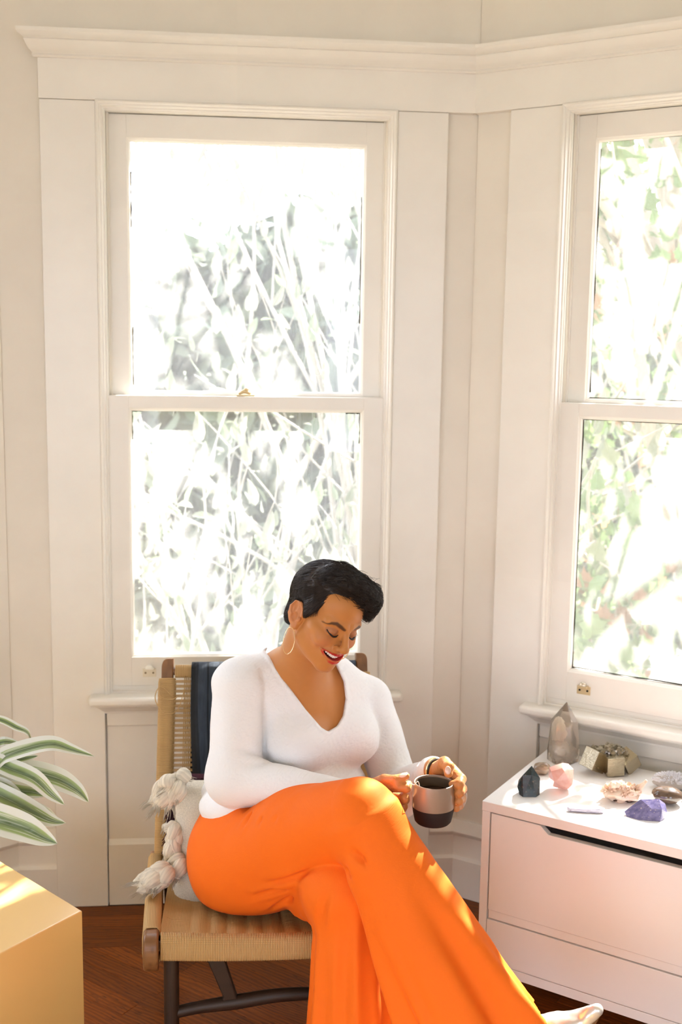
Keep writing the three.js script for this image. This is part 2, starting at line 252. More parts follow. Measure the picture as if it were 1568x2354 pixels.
function bayWall(id, side, pos, ry, u0, u1, win, headerFrom, mitre) {
  // wall plaster with its opening
  const S = new THREE.Shape(); S.moveTo(u0, 0); S.lineTo(u1, 0); S.lineTo(u1, 3.0); S.lineTo(u0, 3.0); S.closePath();
  const o = new THREE.Path(), [a, b, y0, y1] = [win - 0.3795, win + 0.3795, 0.655, 2.25]; o.moveTo(a, y0); o.lineTo(a, y1); o.lineTo(b, y1); o.lineTo(b, y0); o.closePath(); S.holes.push(o);
  const g = new THREE.ExtrudeGeometry(S, { depth: 0.16, bevelEnabled: false }); g.translate(0, 0, -0.182);
  const w = sgroup('wall_' + side, pos, ry); part(w, 'plaster', boxUV(g), paint);
  const L = win - 0.403, Rr = win + 0.4055;                                         // casing edges
  const hf = mitre ? 0 : headerFrom;
  // flat boards either side, header board above
  part(w, 'side_board', bx(L - 0.146, L, 0, 2.268, -0.03, 0, 0.0025), trimPaint);
  part(w, 'side_board', bx(Rr, Rr + 0.14, 0, 2.268, -0.03, 0, 0.0025), trimPaint);
  part(w, 'header_board', bx(headerFrom[0], headerFrom[1], 2.2685, 2.375, -0.03, 0.003, 0.0015), trimPaint);
  // panelled part below the window
  part(w, 'panel_rail', bx(L + 0.003, Rr - 0.003, 0.546, 0.612, -0.035, -0.007, 0.003), trimPaint);
  part(w, 'panel', bx(L + 0.003, Rr - 0.003, 0.19, 0.548, -0.03, -0.0165, 0.001), trimPaint);
  part(w, 'panel_base', sweepX([[-0.03, 0], [-0.006, 0], [-0.006, 0.186], [-0.011, 0.192], [-0.016, 0.2], [-0.03, 0.2]], () => L + 0.003, () => Rr - 0.003), trimPaint);
  // window
  const W = sgroup('window_' + id, pos, ry), sl = win - 0.3825, sr = win + 0.3825;
  part(W, 'casing_moulding', frameSweep([L, Rr, 0.63, 2.2705], [[0, -0.03], [0, 0.006], [0.002, 0.011], [0.006, 0.013], [0.0095, 0.010], [0.0105, 0.006], [0.014, 0.006], [0.016, 0.002], [0.017, -0.004], [0.0205, -0.004], [0.0215, -0.012], [0.0235, -0.012], [0.0235, -0.03]]), trimPaint);
  const jamb = [bx(sl - 0.02, sl - 0.002, 0.64, 2.262, -0.18, -0.02, 0.001), bx(sr + 0.002, sr + 0.02, 0.64, 2.262, -0.18, -0.02, 0.001), bx(sl - 0.02, sr + 0.02, 2.249, 2.262, -0.18, -0.02, 0.001), bx(sl - 0.03, sr + 0.03, 0.60, 0.662, -0.2, -0.03, 0.001),
    bx(sl - 0.004, sl + 0.008, 0.66, 2.25, -0.056, -0.048, 0.001), bx(sr - 0.008, sr + 0.004, 0.66, 2.25, -0.056, -0.048, 0.001)];
  part(W, 'jamb', merge(jamb), trimPaint);
  part(W, 'bare_track', bx(sl - 0.003, sl + 0.001, 1.5, 2.06, -0.047, -0.016, 0.0008), id === 1 ? trimPaint : bareWood);
  const sash = (name, y0, y1, gy0, gy1, wb, wf) => {
    const gl = win - 0.327, gr = win + 0.327, m = part(W, name, merge([bx(sl, gl, y0, y1, wb, wf, 0.002), bx(gr, sr, y0, y1, wb, wf, 0.002), bx(gl - 0.001, gr + 0.001, gy1, y1, wb, wf, 0.002), bx(gl - 0.001, gr + 0.001, y0, gy0, wb, wf, 0.002)]), trimPaint);
    part(m, 'glazing_bead', frameSweep([gl, gr, gy0, gy1], [[-0.004, wf - 0.018], [-0.004, wf - 0.002], [0.001, wf - 0.003], [0.003, wf - 0.006], [0.004, wf - 0.006], [0.0085, wf - 0.014], [0.0085, wf - 0.018]]), trimPaint);
    const p = new THREE.PlaneGeometry(gr - gl, gy1 - gy0); p.translate(win, (gy0 + gy1) / 2, wf - 0.0175); part(m, 'pane', p, glass);
    const q = new THREE.PlaneGeometry(gr - gl, gy1 - gy0); q.translate(win, (gy0 + gy1) / 2, wf - 0.0195); part(m, 'pane_grime_haze', q, grimeHaze);
    return m;
  };
  const up = sash('upper_sash', 1.458, 2.2475, 1.497, 2.186, -0.086, -0.055), lo = sash('lower_sash', 0.664, 1.4925, 0.748, 1.4575, -0.046, -0.013);
  // perished putty round the panes
  const R = rng(id * 7 + 2), put = (x0, x1, y0, y1, w) => { const pts = [], n = 14; for (let i = 0; i <= n; i++) { const t = i / n; pts.push([lerp(x0, x1, t) + (R() - 0.5) * 0.0015, lerp(y0, y1, t) + (R() - 0.5) * 0.0015, w]); } const rr = []; for (let i = 0; i < 12; i++) rr.push(0.0004 + R() * 0.0016); return tube(pts, rr, 28, 5); };
  const gl = win - 0.318, gr = win + 0.318;
  part(lo, 'perished_putty', merge(id === 1 ? [put(gl, gl, 1.446, 1.37, -0.028), put(gl, gl + 0.03, 1.448, 1.449, -0.028), put(gr - 0.04, gr, 1.448, 1.448, -0.028), put(gr, gr, 1.448, 1.36, -0.028)] : [put(gl, gl, 0.756, 1.449, -0.028), put(gl, gr, 1.449, 1.448, -0.028), put(gl, gr, 0.758, 0.758, -0.027), put(gl, gr, 0.759, 0.757, -0.027)]), puttyMat);
  part(up, 'perished_putty', merge(id === 1 ? [put(gr, gr, 2.05, 1.7, -0.07), put(gl, gl, 2.1, 1.95, -0.07), put(gl, gl, 1.68, 1.52, -0.07)] : [put(gl, gl, 1.52, 2.16, -0.07), put(gl, gr, 2.178, 2.178, -0.07), put(gl, gr, 1.506, 1.505, -0.07)]), puttyMat);
  // stool with rounded nose, apron moulding below it
  const st = [bx(L - 0.042, Rr + 0.045, 0.6195, 0.646, -0.02, 0.05, 0.011), bx(sl, sr, 0.62, 0.664, -0.1, -0.014, 0.001)];
  part(W, 'stool', merge(st), trimPaint);
  part(W, 'apron_moulding', sweepX([[-0.02, 0.588], [0.004, 0.588], [0.006, 0.594], [0.012, 0.598], [0.02, 0.606], [0.028, 0.613], [0.034, 0.616], [0.034, 0.622], [-0.02, 0.622]], (w_) => L + 0.003 - w_ * 0.8, (w_) => Rr - 0.003 + w_ * 0.8), trimPaint);
  // sash lift on the bottom rail
  const lu = sl + 0.105, lift = [bx(lu - 0.019, lu + 0.019, 0.69, 0.714, -0.014, -0.0105, 0.001), bx(lu - 0.013, lu + 0.013, 0.712, 0.7165, -0.014, 0.004, 0.001)];
  const lf = part(lo, 'sash_lift', merge(lift), id === 1 ? cream : brass);
  const cup = new THREE.SphereGeometry(0.011, 20, 12, 0, Math.PI * 2, 0, Math.PI / 2); cup.scale(1, 0.9, 0.6); cup.translate(lu, 0.7165, -0.004); part(lf, 'finger_cup', cup, id === 1 ? std(0xf4efe2, 0.3) : phys(0xd8cdb8, 0.25, { metalness: 0.5 }));
  const sc = []; for (const s of [-0.011, 0.011]) { const c = new THREE.CylinderGeometry(0.003, 0.003, 0.001, 14); c.rotateX(Math.PI / 2); c.translate(lu + s, 0.702, -0.0102); sc.push(c); } part(lf, 'screw', merge(sc), id === 1 ? phys(0x8f8468, 0.4, { metalness: 0.8 }) : darkHole);
  // sash lock on the meeting rail
  const lk = part(lo, 'sash_lock', merge([bx(win - 0.03, win + 0.022, 1.4925, 1.4975, -0.042, -0.018, 0.002), tube([[win - 0.024, 1.499, -0.03], [win - 0.008, 1.506, -0.032], [win + 0.01, 1.5, -0.03]], [0.003, 0.006, 0.004], 12, 8)]), brass);
  const kn = new THREE.SphereGeometry(0.006, 14, 10); kn.scale(1.3, 0.8, 1); kn.translate(win - 0.002, 1.512, -0.03); part(lk, 'knob', kn, brass);
  return w;
}
const WIN1 = 0.0295, WIN2 = 0.6525;
const w1 = bayWall(1, 'front', [0, 0, CZ], 0, AX - 0.08, CX + 0.08, WIN1, [-0.52, CX]);
const w2 = bayWall(2, 'right', [CX, 0, CZ], -TURN, -0.0, 1.32, WIN2, [0, 1.3]);
const w3 = bayWall(3, 'left', [AX, 0, CZ], TURN, -1.32, 0.0, -WIN2, [-1.3, -0.1]);
const rail = (id, ry, pos, x0, x1) => { const g = sweepX(RAIL, x0, x1), m = struct('trim_' + id, g, trimPaint); m.position.set(...pos); m.rotation.y = ry; };
rail(1, 0, [0, 0, CZ], (w) => -0.522 - w * 0.75, (w) => CX - w * TH);
rail(2, -TURN, [CX, 0, CZ], (w) => w * TH, () => 1.3);
rail(3, TURN, [AX, 0, CZ], () => -1.3, (w) => -0.1 + w * 0.4);
const skirt = (name, ry, pos, x0, x1) => { const m = struct(name, sweepX(SKIRT.map((p) => [p[0] - 0.014, p[1]]), x0, x1), trimPaint); m.position.set(...pos); m.rotation.y = ry; };
skirt('baseboard_front_left', 0, [0, 0, CZ], (w) => AX + w * TH, () => -0.5195);
skirt('baseboard_front_right', 0, [0, 0, CZ], () => 0.576, (w) => CX - w * TH);
skirt('baseboard_right', -TURN, [CX, 0, CZ], (w) => w * TH, () => 0.103);
skirt('baseboard_left', TURN, [AX, 0, CZ], () => -0.1, (w) => -w * TH);
// the room beyond the bay: side, front and back walls, ceiling; the back windows are out of view, placed to light the woman and walls
{
  const ex = CX + 1.305 * e2[0], ez = CZ + 1.305 * e2[1], ex3 = AX - 1.305 * e2[0];
  struct('wall_front_right', bx(ex - 0.06, 2.75, -0.02, 3, ez - 0.1, ez + 0.05, 0), paint);
  struct('wall_front_left', bx(-2.75, ex3 + 0.06, -0.02, 3, ez - 0.1, ez + 0.05, 0), paint);
  struct('wall_side_right', bx(2.6, 2.75, -0.02, 3, ez, 3.3, 0), paint);
  // left side wall; its glazed opening is out of view, lighting from the left
  const LS = new THREE.Shape(); LS.moveTo(ez, -0.02); LS.lineTo(3.3, -0.02); LS.lineTo(3.3, 3); LS.lineTo(ez, 3); LS.closePath();
  const LW = [[0.5, 2.5]]; for (const [a, b] of LW) { const o = new THREE.Path(); o.moveTo(a, 0.06); o.lineTo(a, 2.1); o.lineTo(b, 2.1); o.lineTo(b, 0.06); o.closePath(); LS.holes.push(o); }
  const lg = new THREE.ExtrudeGeometry(LS, { depth: 0.15, bevelEnabled: false }); lg.rotateY(-Math.PI / 2); lg.translate(-2.6, 0, 0); struct('wall_side_left', boxUV(lg), paint);
  LW.forEach(([a, b], i) => { const W = sgroup('unseen_door_' + (1 + i)), f = frameSweep([a, b, 0.06, 2.1], [[0, 0.02], [0.05, 0.02], [0.05, 0.07], [0, 0.07]]); f.rotateY(-Math.PI / 2); f.translate(-2.6, 0, 0); part(W, 'frame', boxUV(f), trimPaint); const p = new THREE.PlaneGeometry(b - a - 0.08, 1.96); p.rotateY(Math.PI / 2); p.translate(-2.645, 1.08, (a + b) / 2); part(W, 'pane', p, glass); });  // unseen glazing, placed to light the room from the left
  const BW = [[-2.2, -0.6], [0.7, 2.0]], S = new THREE.Shape(); S.moveTo(-2.75, -0.02); S.lineTo(2.75, -0.02); S.lineTo(2.75, 3); S.lineTo(-2.75, 3); S.closePath();
  for (const [a, b] of BW) { const o = new THREE.Path(); o.moveTo(a, 0.7); o.lineTo(a, 2.55); o.lineTo(b, 2.55); o.lineTo(b, 0.7); o.closePath(); S.holes.push(o); }
  const g = new THREE.ExtrudeGeometry(S, { depth: 0.15, bevelEnabled: false }); g.translate(0, 0, 3.25); struct('wall_back', boxUV(g), paint);
  BW.forEach(([a, b], i) => { const W = sgroup('window_' + (4 + i)); part(W, 'frame', frameSweep([a, b, 0.7, 2.55], [[0, 3.27], [0.06, 3.27], [0.06, 3.32], [0, 3.32]]), trimPaint); const p = new THREE.PlaneGeometry(b - a - 0.1, 1.76); p.rotateY(Math.PI); p.translate((a + b) / 2, 1.625, 3.3); part(W, 'pane', p, glass); });  // unseen windows, place and size chosen for light from behind the camera
  const C = new THREE.Shape([[-2.75, 3.4], [2.75, 3.4], [2.75, ez - 0.1], [ex + 0.1, ez - 0.1], [CX + 0.1, CZ - 0.19], [AX - 0.1, CZ - 0.19], [ex3 - 0.1, ez - 0.1], [-2.75, ez - 0.1]].map((p) => new THREE.Vector2(p[0], -p[1])));
  const c = new THREE.ExtrudeGeometry(C, { depth: 0.12, bevelEnabled: false }); c.rotateX(-Math.PI / 2); c.translate(0, 2.995, 0); struct('ceiling', boxUV(c), std(0xf1eee6, 0.8));
}

// ---------------------------------------------------------------- outside: ground, trees, shrubs, a house
const leafMat = (r, g, b) => phys(0xffffff, 0.9, { color: new THREE.Color().setRGB(r, g, b), transmission: 0.45, thickness: 0, side: THREE.DoubleSide, specularIntensity: 0.4 });
const bark = new THREE.MeshStandardMaterial({ color: new THREE.Color().setRGB(0.42, 0.37, 0.31), roughness: 0.9 });
struct('ground', bx(-60, 60, -3.6, -3.4, -70, 30, 0), std(new THREE.Color().setRGB(0.32, 0.3, 0.22), 1));
// thin places in the foliage where the low sun comes through to the room: [point it reaches, half width]
const SUNWAY = V(0.478, 0.669, -0.569).normalize(), gaps = [[0.31, 0.7, -2.03, 0.1], [0.35, 0.64, -1.99, 0.14], [0.39, 0.59, -1.97, 0.14], [0.46, 0.5, -1.95, 0.14], [0.53, 0.42, -1.93, 0.13], [0.75, 0.535, -2.45, 0.09], [1.0, 0.535, -2.5, 0.12], [-0.5, 0.42, -2.22, 0.16], [-0.62, 0.42, -2.2, 0.16], [-0.55, 0.75, -2.1, 0.15], [-0.7, 0.8, -2.15, 0.15]];
const inGap = (p) => gaps.some((g) => { const x = p.x - g[0], y = p.y - g[1], z = p.z - g[2], t = x * SUNWAY.x + y * SUNWAY.y + z * SUNWAY.z; return x * x + y * y + z * z - t * t < g[3] * g[3]; });
function leafGeo(lobed) {
  const o = lobed ? [[0, 0], [0.16, -0.06], [0.42, 0.02], [0.36, 0.2], [0.52, 0.42], [0.3, 0.46], [0.26, 0.66], [0.12, 0.66], [0, 1]] : [[0, 0], [0.13, 0.12], [0.2, 0.34], [0.17, 0.6], [0.08, 0.85], [0, 1]];
  const pos = [], n = o.length;
  for (const s of [1, -1]) for (let i = 0; i < n - 1; i++) { const a = o[i], b = o[i + 1], P = (p) => [p[0] * s, p[1], Math.abs(p[0]) * 0.35 - p[1] * p[1] * 0.25], M = (y) => [0, y, -y * y * 0.25]; const q = [M(a[1]), P(a), P(b), M(a[1]), P(b), M(b[1])]; if (s < 0) q.push(...q.splice(0, 6).reverse()); pos.push(...q.flat()); }
  const g = new THREE.BufferGeometry(); g.setAttribute('position', new THREE.Float32BufferAttribute(pos, 3)); g.computeVertexNormals(); return g;
}
const lobed = leafGeo(true), ovate = leafGeo(false);
// a woody plant: branching tubes, single leaves as parts for the nearest, the rest of the foliage as one part
function woody(name, base, label, category, o) {
  const t = thing(name, base, label, category), R = rng(o.seed), wood = [], spots = [], dir = (d, k) => d.clone().add(V(R() - 0.5, (R() - 0.5) * 0.7, R() - 0.5).multiplyScalar(k)).normalize();
  const outdoors = (p, m) => Math.max(CZ - p.z, -((p.x - CX) * -e2[1] + (p.z - CZ) * e2[0]), -((p.x - AX) * e2[1] + (p.z - CZ) * e2[0])) > m;
  const grow = (p, d, len, r, lvl) => {
    const pts = [p], n = 4; let q = p.clone(), dd = d.clone();
    for (let i = 0; i < n; i++) { dd = dir(dd, 0.35).add(V(0, o.lift ?? 0.05, 0)).normalize(); let nq = q.clone().addScaledVector(dd, len / n); if (!outdoors(nq, 0.75)) { dd.z = -Math.abs(dd.z) - 0.6; dd.normalize(); nq = q.clone().addScaledVector(dd, len / n); } q = nq; pts.push(q); if (lvl >= o.leafLevel) for (let k = 0; k < o.per; k++) spots.push([q.clone().add(V((R() - 0.5) * o.scatter, (R() - 0.5) * o.scatter, (R() - 0.5) * o.scatter)), dd.clone()]); }
    wood.push(tube(pts, [r, r * 0.55], 6, lvl > 1 ? 4 : 7));
    if (lvl < o.levels) for (let k = 0; k < o.split; k++) { const i = 1 + Math.floor(R() * n); grow(pts[i], dir(dd, o.wide ?? 1.3), len * (0.55 + R() * 0.25), r * 0.5, lvl + 1); }
  };
  for (const s of o.stems) grow(V(s[0], s[1], s[2]), V(s[3], s[4], s[5]).normalize(), s[6], s[7], 0);
  wpart(t, 'branches', merge(wood), o.bark ?? bark);
  for (let i = spots.length - 1; i >= 0; i--) if (!outdoors(spots[i][0], 0.5) || spots[i][0].x < (o.minX ?? -99) || (inGap(spots[i][0]) && i % 9)) spots.splice(i, 1);
  const geo = o.lobed ? lobed : ovate, mats = o.mats, mtx = [], up = V(0, 0, 1);
  spots.sort((a, b) => (a[0].distanceToSquared(o.near) - b[0].distanceToSquared(o.near)));
  const quat = (d) => { const dn = d.clone().add(V((R() - 0.5) * 1.6, -0.5 - R() * 0.9, (R() - 0.5) * 1.6)).normalize(), side = V(R() - 0.5, R() - 0.5, R() - 0.5).cross(dn).normalize(), nn = dn.clone().cross(side).multiplyScalar(-1); return new THREE.Quaternion().setFromRotationMatrix(new THREE.Matrix4().makeBasis(side, dn, nn.negate())); };
  let single = 0;
  spots.forEach(([p, d], i) => {
    const s = o.size * (0.6 + R() * 0.8), q = quat(d);
    if (single < (o.single ?? 0)) { single++; const m = new THREE.Mesh(geo, mats[Math.floor(R() * mats.length)]); m.name = 'leaf'; m.position.copy(p).sub(t.position); m.quaternion.copy(q); m.scale.setScalar(s); t.add(shadow(m)); } else mtx.push([new THREE.Matrix4().compose(p.clone().sub(t.position), q, V(s, s, s)), Math.floor(R() * mats.length)]);
  });
  const im = new THREE.InstancedMesh(geo, mats[0].clone(), mtx.length); im.material.color.setRGB(1, 1, 1); im.name = 'foliage'; im.userData.kind = 'stuff'; mtx.forEach(([m, c], i) => { im.setMatrixAt(i, m); im.setColorAt(i, mats[c].color); }); t.add(shadow(im));
  return t;
}
const greens = [leafMat(0.15, 0.235, 0.085), leafMat(0.19, 0.275, 0.11), leafMat(0.12, 0.195, 0.07), leafMat(0.23, 0.26, 0.15), leafMat(0.17, 0.25, 0.095), leafMat(0.2, 0.275, 0.12), leafMat(0.14, 0.215, 0.08), leafMat(0.36, 0.2, 0.11)];
const pale = [leafMat(0.29, 0.3, 0.24), leafMat(0.23, 0.26, 0.185), leafMat(0.33, 0.34, 0.28), leafMat(0.22, 0.27, 0.17)];
const greys = [leafMat(0.11, 0.135, 0.085), leafMat(0.13, 0.155, 0.1), leafMat(0.09, 0.12, 0.07)];
woody('lobed_leaf_tree', [2.3, -3.4, -4.7], 'broad tree with lobed green and rusty leaves close outside the right window', 'tree', {
  seed: 4, stems: [[2.5, -3.4, -4.8, -0.04, 1, 0.03, 6.2, 0.13], [2.48, -0.9, -4.75, -0.35, 1, 0.2, 2.2, 0.07], [2.5, -1.2, -4.8, 0.4, 1, 0.1, 2.4, 0.07], [2.5, -1.3, -4.8, 0.05, 1, -0.2, 2.4, 0.07], [2.45, -1.4, -4.7, -0.5, 0.5, 0.5, 1.6, 0.05], [2.6, -0.6, -4.8, 0.1, 0.8, 0.6, 1.8, 0.05], [2.7, -0.9, -4.8, -0.62, 1.1, 0.15, 3.2, 0.055], [2.3, -1.5, -4.5, 0.2, 0.3, 0.6, 1.6, 0.05], [2.35, 0.6, -4.7, -0.35, 1, 0.05, 2.8, 0.06], [2.3, 1.2, -4.7, -0.75, 0.8, 0.1, 2.2, 0.045], [2.35, -0.2, -4.75, 0.9, 0.9, 0.1, 2.8, 0.05], [1.65, 1.92, -4.3, -0.35, 0.3, 0.3, 0.9, 0.03]],
  levels: 3, split: 3, leafLevel: 2, per: 10, scatter: 0.36, minX: 1.25, size: 0.082, lobed: true, mats: greens, single: 300, near: V(1.9, 1.2, -3.9), wide: 1.5 });
woody('arching_shrub', [0.35, -3.4, -5.2], 'pale leggy shrub with crossing arching stems outside the front window', 'shrub', {
  seed: 21, stems: [[0.2, -3.4, -5.2, 0.1, 1, 0, 4.2, 0.05], [0.05, -3.4, -5.3, -0.25, 1, 0.05, 4.6, 0.045], [0.5, -3.4, -5.2, 0.2, 1, 0, 4.4, 0.045], [0.5, -3.4, -5.0, -0.16, 1, 0.05, 5.0, 0.04], [-0.3, -3.4, -5.3, 0.12, 1, -0.05, 4.4, 0.04], [0.8, -3.4, -5.4, -0.1, 1, 0, 4.7, 0.04], [-0.1, -0.4, -5.2, 0.7, 0.9, 0, 1.9, 0.022], [0.9, -0.3, -5.2, -0.8, 0.9, 0.1, 2.0, 0.022], [0.1, -0.2, -5.1, -0.6, 1, 0, 1.8, 0.02]],
  levels: 3, split: 3, leafLevel: 2, per: 2, scatter: 0.25, size: 0.1, lobed: false, mats: pale, single: 300, near: V(0.1, 1.0, -4.2), wide: 1.1, bark: std(new THREE.Color().setRGB(0.36, 0.34, 0.31), 0.9) });
woody('low_shrub', [0.3, -3.4, -4.6], 'low dense pale shrub below the front window', 'shrub', {
  seed: 31, stems: [[-0.3, -1.2, -4.6, -0.1, 1, 0.1, 1.7, 0.03], [0.1, -1.2, -4.6, 0.1, 1, 0.1, 1.7, 0.03], [0.5, -1.2, -4.6, 0, 1, 0.1, 1.7, 0.03], [0.9, -1.2, -4.7, 0.1, 1, 0, 1.7, 0.03], [0.3, -3.4, -4.6, 0, 1, 0, 2.6, 0.05], [-0.6, -1.3, -4.7, 0, 1, 0.1, 1.7, 0.03]],
  levels: 3, split: 3, leafLevel: 1, per: 4, scatter: 0.3, size: 0.085, lobed: false, mats: pale, single: 150, near: V(0.1, 0.6, -4.0), wide: 1.5, bark: std(new THREE.Color().setRGB(0.36, 0.34, 0.31), 0.9) });
// far trees as rounded crowns of many leaves
function farTree(pos, r, h, seed, label, mats, n = 5000, size = 0.26) {
  const t = thing('far_tree', pos, label, 'tree', undefined), R = rng(seed); wpart(t, 'trunk', tube([[pos[0], pos[1], pos[2]], [pos[0] + 0.1, pos[1] + h * 0.5, pos[2]], [pos[0], pos[1] + h * 0.8, pos[2]]], [0.25, 0.1], 6, 7), bark);
  const core = []; const lumps = []; for (let i = 0; i < 16; i++) { const a = R() * 6.28, e = R() * 0.85; lumps.push([Math.cos(a) * r * 0.75 * Math.sqrt(1 - e * e), h * (0.35 + 0.5 * e), Math.sin(a) * r * 0.7, r * (0.3 + R() * 0.25)]); }
  const im = new THREE.InstancedMesh(ovate, phys(0xffffff, 0.9, { transmission: 0.1, thickness: 0, side: THREE.DoubleSide }), n); im.name = 'foliage'; im.userData.kind = 'stuff'; const m = new THREE.Matrix4(), q = new THREE.Quaternion(), E = new THREE.Euler();
  for (let i = 0; i < n; i++) { const l = lumps[i % lumps.length], u = R() * 2 - 1, a = R() * 6.28, k = l[3] * Math.cbrt(0.4 + 0.6 * R()), s = size * (0.6 + R() * 0.8); q.setFromEuler(E.set(R() * 6, R() * 6, R() * 6)); m.compose(V(l[0] + Math.cos(a) * Math.sqrt(1 - u * u) * k, l[1] + u * k, l[2] + Math.sin(a) * Math.sqrt(1 - u * u) * k), q, V(s, s, s)); im.setMatrixAt(i, m); im.setColorAt(i, mats[Math.floor(R() * mats.length)].color); }
  t.add(shadow(im));
}
farTree([-1.6, -3.4, -11], 2.6, 7.2, 3, 'hazy grey green tree far left behind the front window shrub', greys, 16000, 0.34);
farTree([0.9, -3.4, -12.5], 2.8, 7.1, 5, 'hazy round tree in the middle distance of the front window', greys, 16000, 0.34);
farTree([3.2, -3.4, -14], 3.0, 7.7, 8, 'darker hazy tree at the right edge of the front window view', greys, 16000, 0.36);
farTree([-4.4, -3.4, -15], 3.4, 7.6, 9, 'hazy tree farthest left beyond the front window', greys, 14000, 0.36);
farTree([9.5, -3.4, -19], 3.4, 8.5, 12, 'hazy tree beside the pale house beyond the right window', greys, 12000, 0.4);
{ // a long wooded hill closes the view
  const f = (u, v) => { const x = lerp(-60, 60, u), r = Math.sin(v * Math.PI), h = 9.0 + 2.0 * fbm(x * 0.06, 1.3, 2, 3) + 0.8 * fbm(x * 0.4, v * 6, 5, 3); return [x, -3.6 + h * r, -34 - 22 * v]; };
  struct('hill', sheet(f, 220, 40, 0.2), std(new THREE.Color().setRGB(0.16, 0.18, 0.13), 1));
}
// house far behind the tree, seen through the right window
{
  const t = thing('house', [6.5, -3.4, -13.5], 'pale house with a dark roof and windows behind the lobed leaf tree', 'house'), wl = std(new THREE.Color().setRGB(0.62, 0.6, 0.6), 0.9), dk = std(new THREE.Color().setRGB(0.1, 0.1, 0.13), 0.5), wh = std(0xf2f2f2, 0.6);
  t.rotation.y = -0.35;
  part(t, 'wall', bx(-3.2, 3.2, 0, 5.4, -3, 0, 0.01), wl);
  const S = new THREE.Shape([[-3.5, 5.35], [3.5, 5.35], [2.6, 6.6], [-2.6, 6.6]].map((p) => new THREE.Vector2(p[0], p[1]))); const rf = new THREE.ExtrudeGeometry(S, { depth: 3.4, bevelEnabled: false }); rf.translate(0, 0, -3.2); part(t, 'roof', rf, dk);
  for (const [x, y, w, h] of [[-2.2, 3.2, 1.0, 1.5], [-0.6, 3.2, 1.0, 1.5], [1.2, 3.2, 1.0, 1.5], [-2.2, 1, 1.0, 1.4], [0.4, 1, 1.2, 1.4]]) { const f = part(t, 'window', frameSweep([x - w / 2, x + w / 2, y, y + h], [[0, -0.02], [0.09, -0.02], [0.09, 0.05], [0, 0.05]]), wh); part(f, 'pane', bx(x - w / 2 + 0.08, x + w / 2 - 0.08, y + 0.08, y + h - 0.08, -0.02, 0.015, 0.002), dk); }
}

// ---------------------------------------------------------------- woven lounge chair
const darkWood = new THREE.MeshStandardMaterial({ map: woodTex(91, [0.16, 0.1, 0.065], [0.22, 0.145, 0.1], [0.1, 0.06, 0.04]), roughness: 0.5 });
const midWood = new THREE.MeshStandardMaterial({ map: woodTex(95, [0.44, 0.29, 0.165], [0.55, 0.38, 0.225], [0.3, 0.18, 0.095]), roughness: 0.36 });
const cordMap = tex(64, 32, (u, v) => { const t = 0.86 + 0.14 * Math.sin((u * 8 + v * 2) * 6.283) + 0.1 * noise(u * 20, v * 9, 2); return [t, t * 0.99, t * 0.97]; }, true, [40, 1]);
const cordMat = new THREE.MeshStandardMaterial({ map: cordMap, color: new THREE.Color().setRGB(0.76, 0.5, 0.22), roughness: 0.7 });
const chair = thing('lounge_chair', [0.08, 0, -2.5], 'low lounge chair of dark wood woven with tan paper cord, under the seated woman', 'chair');
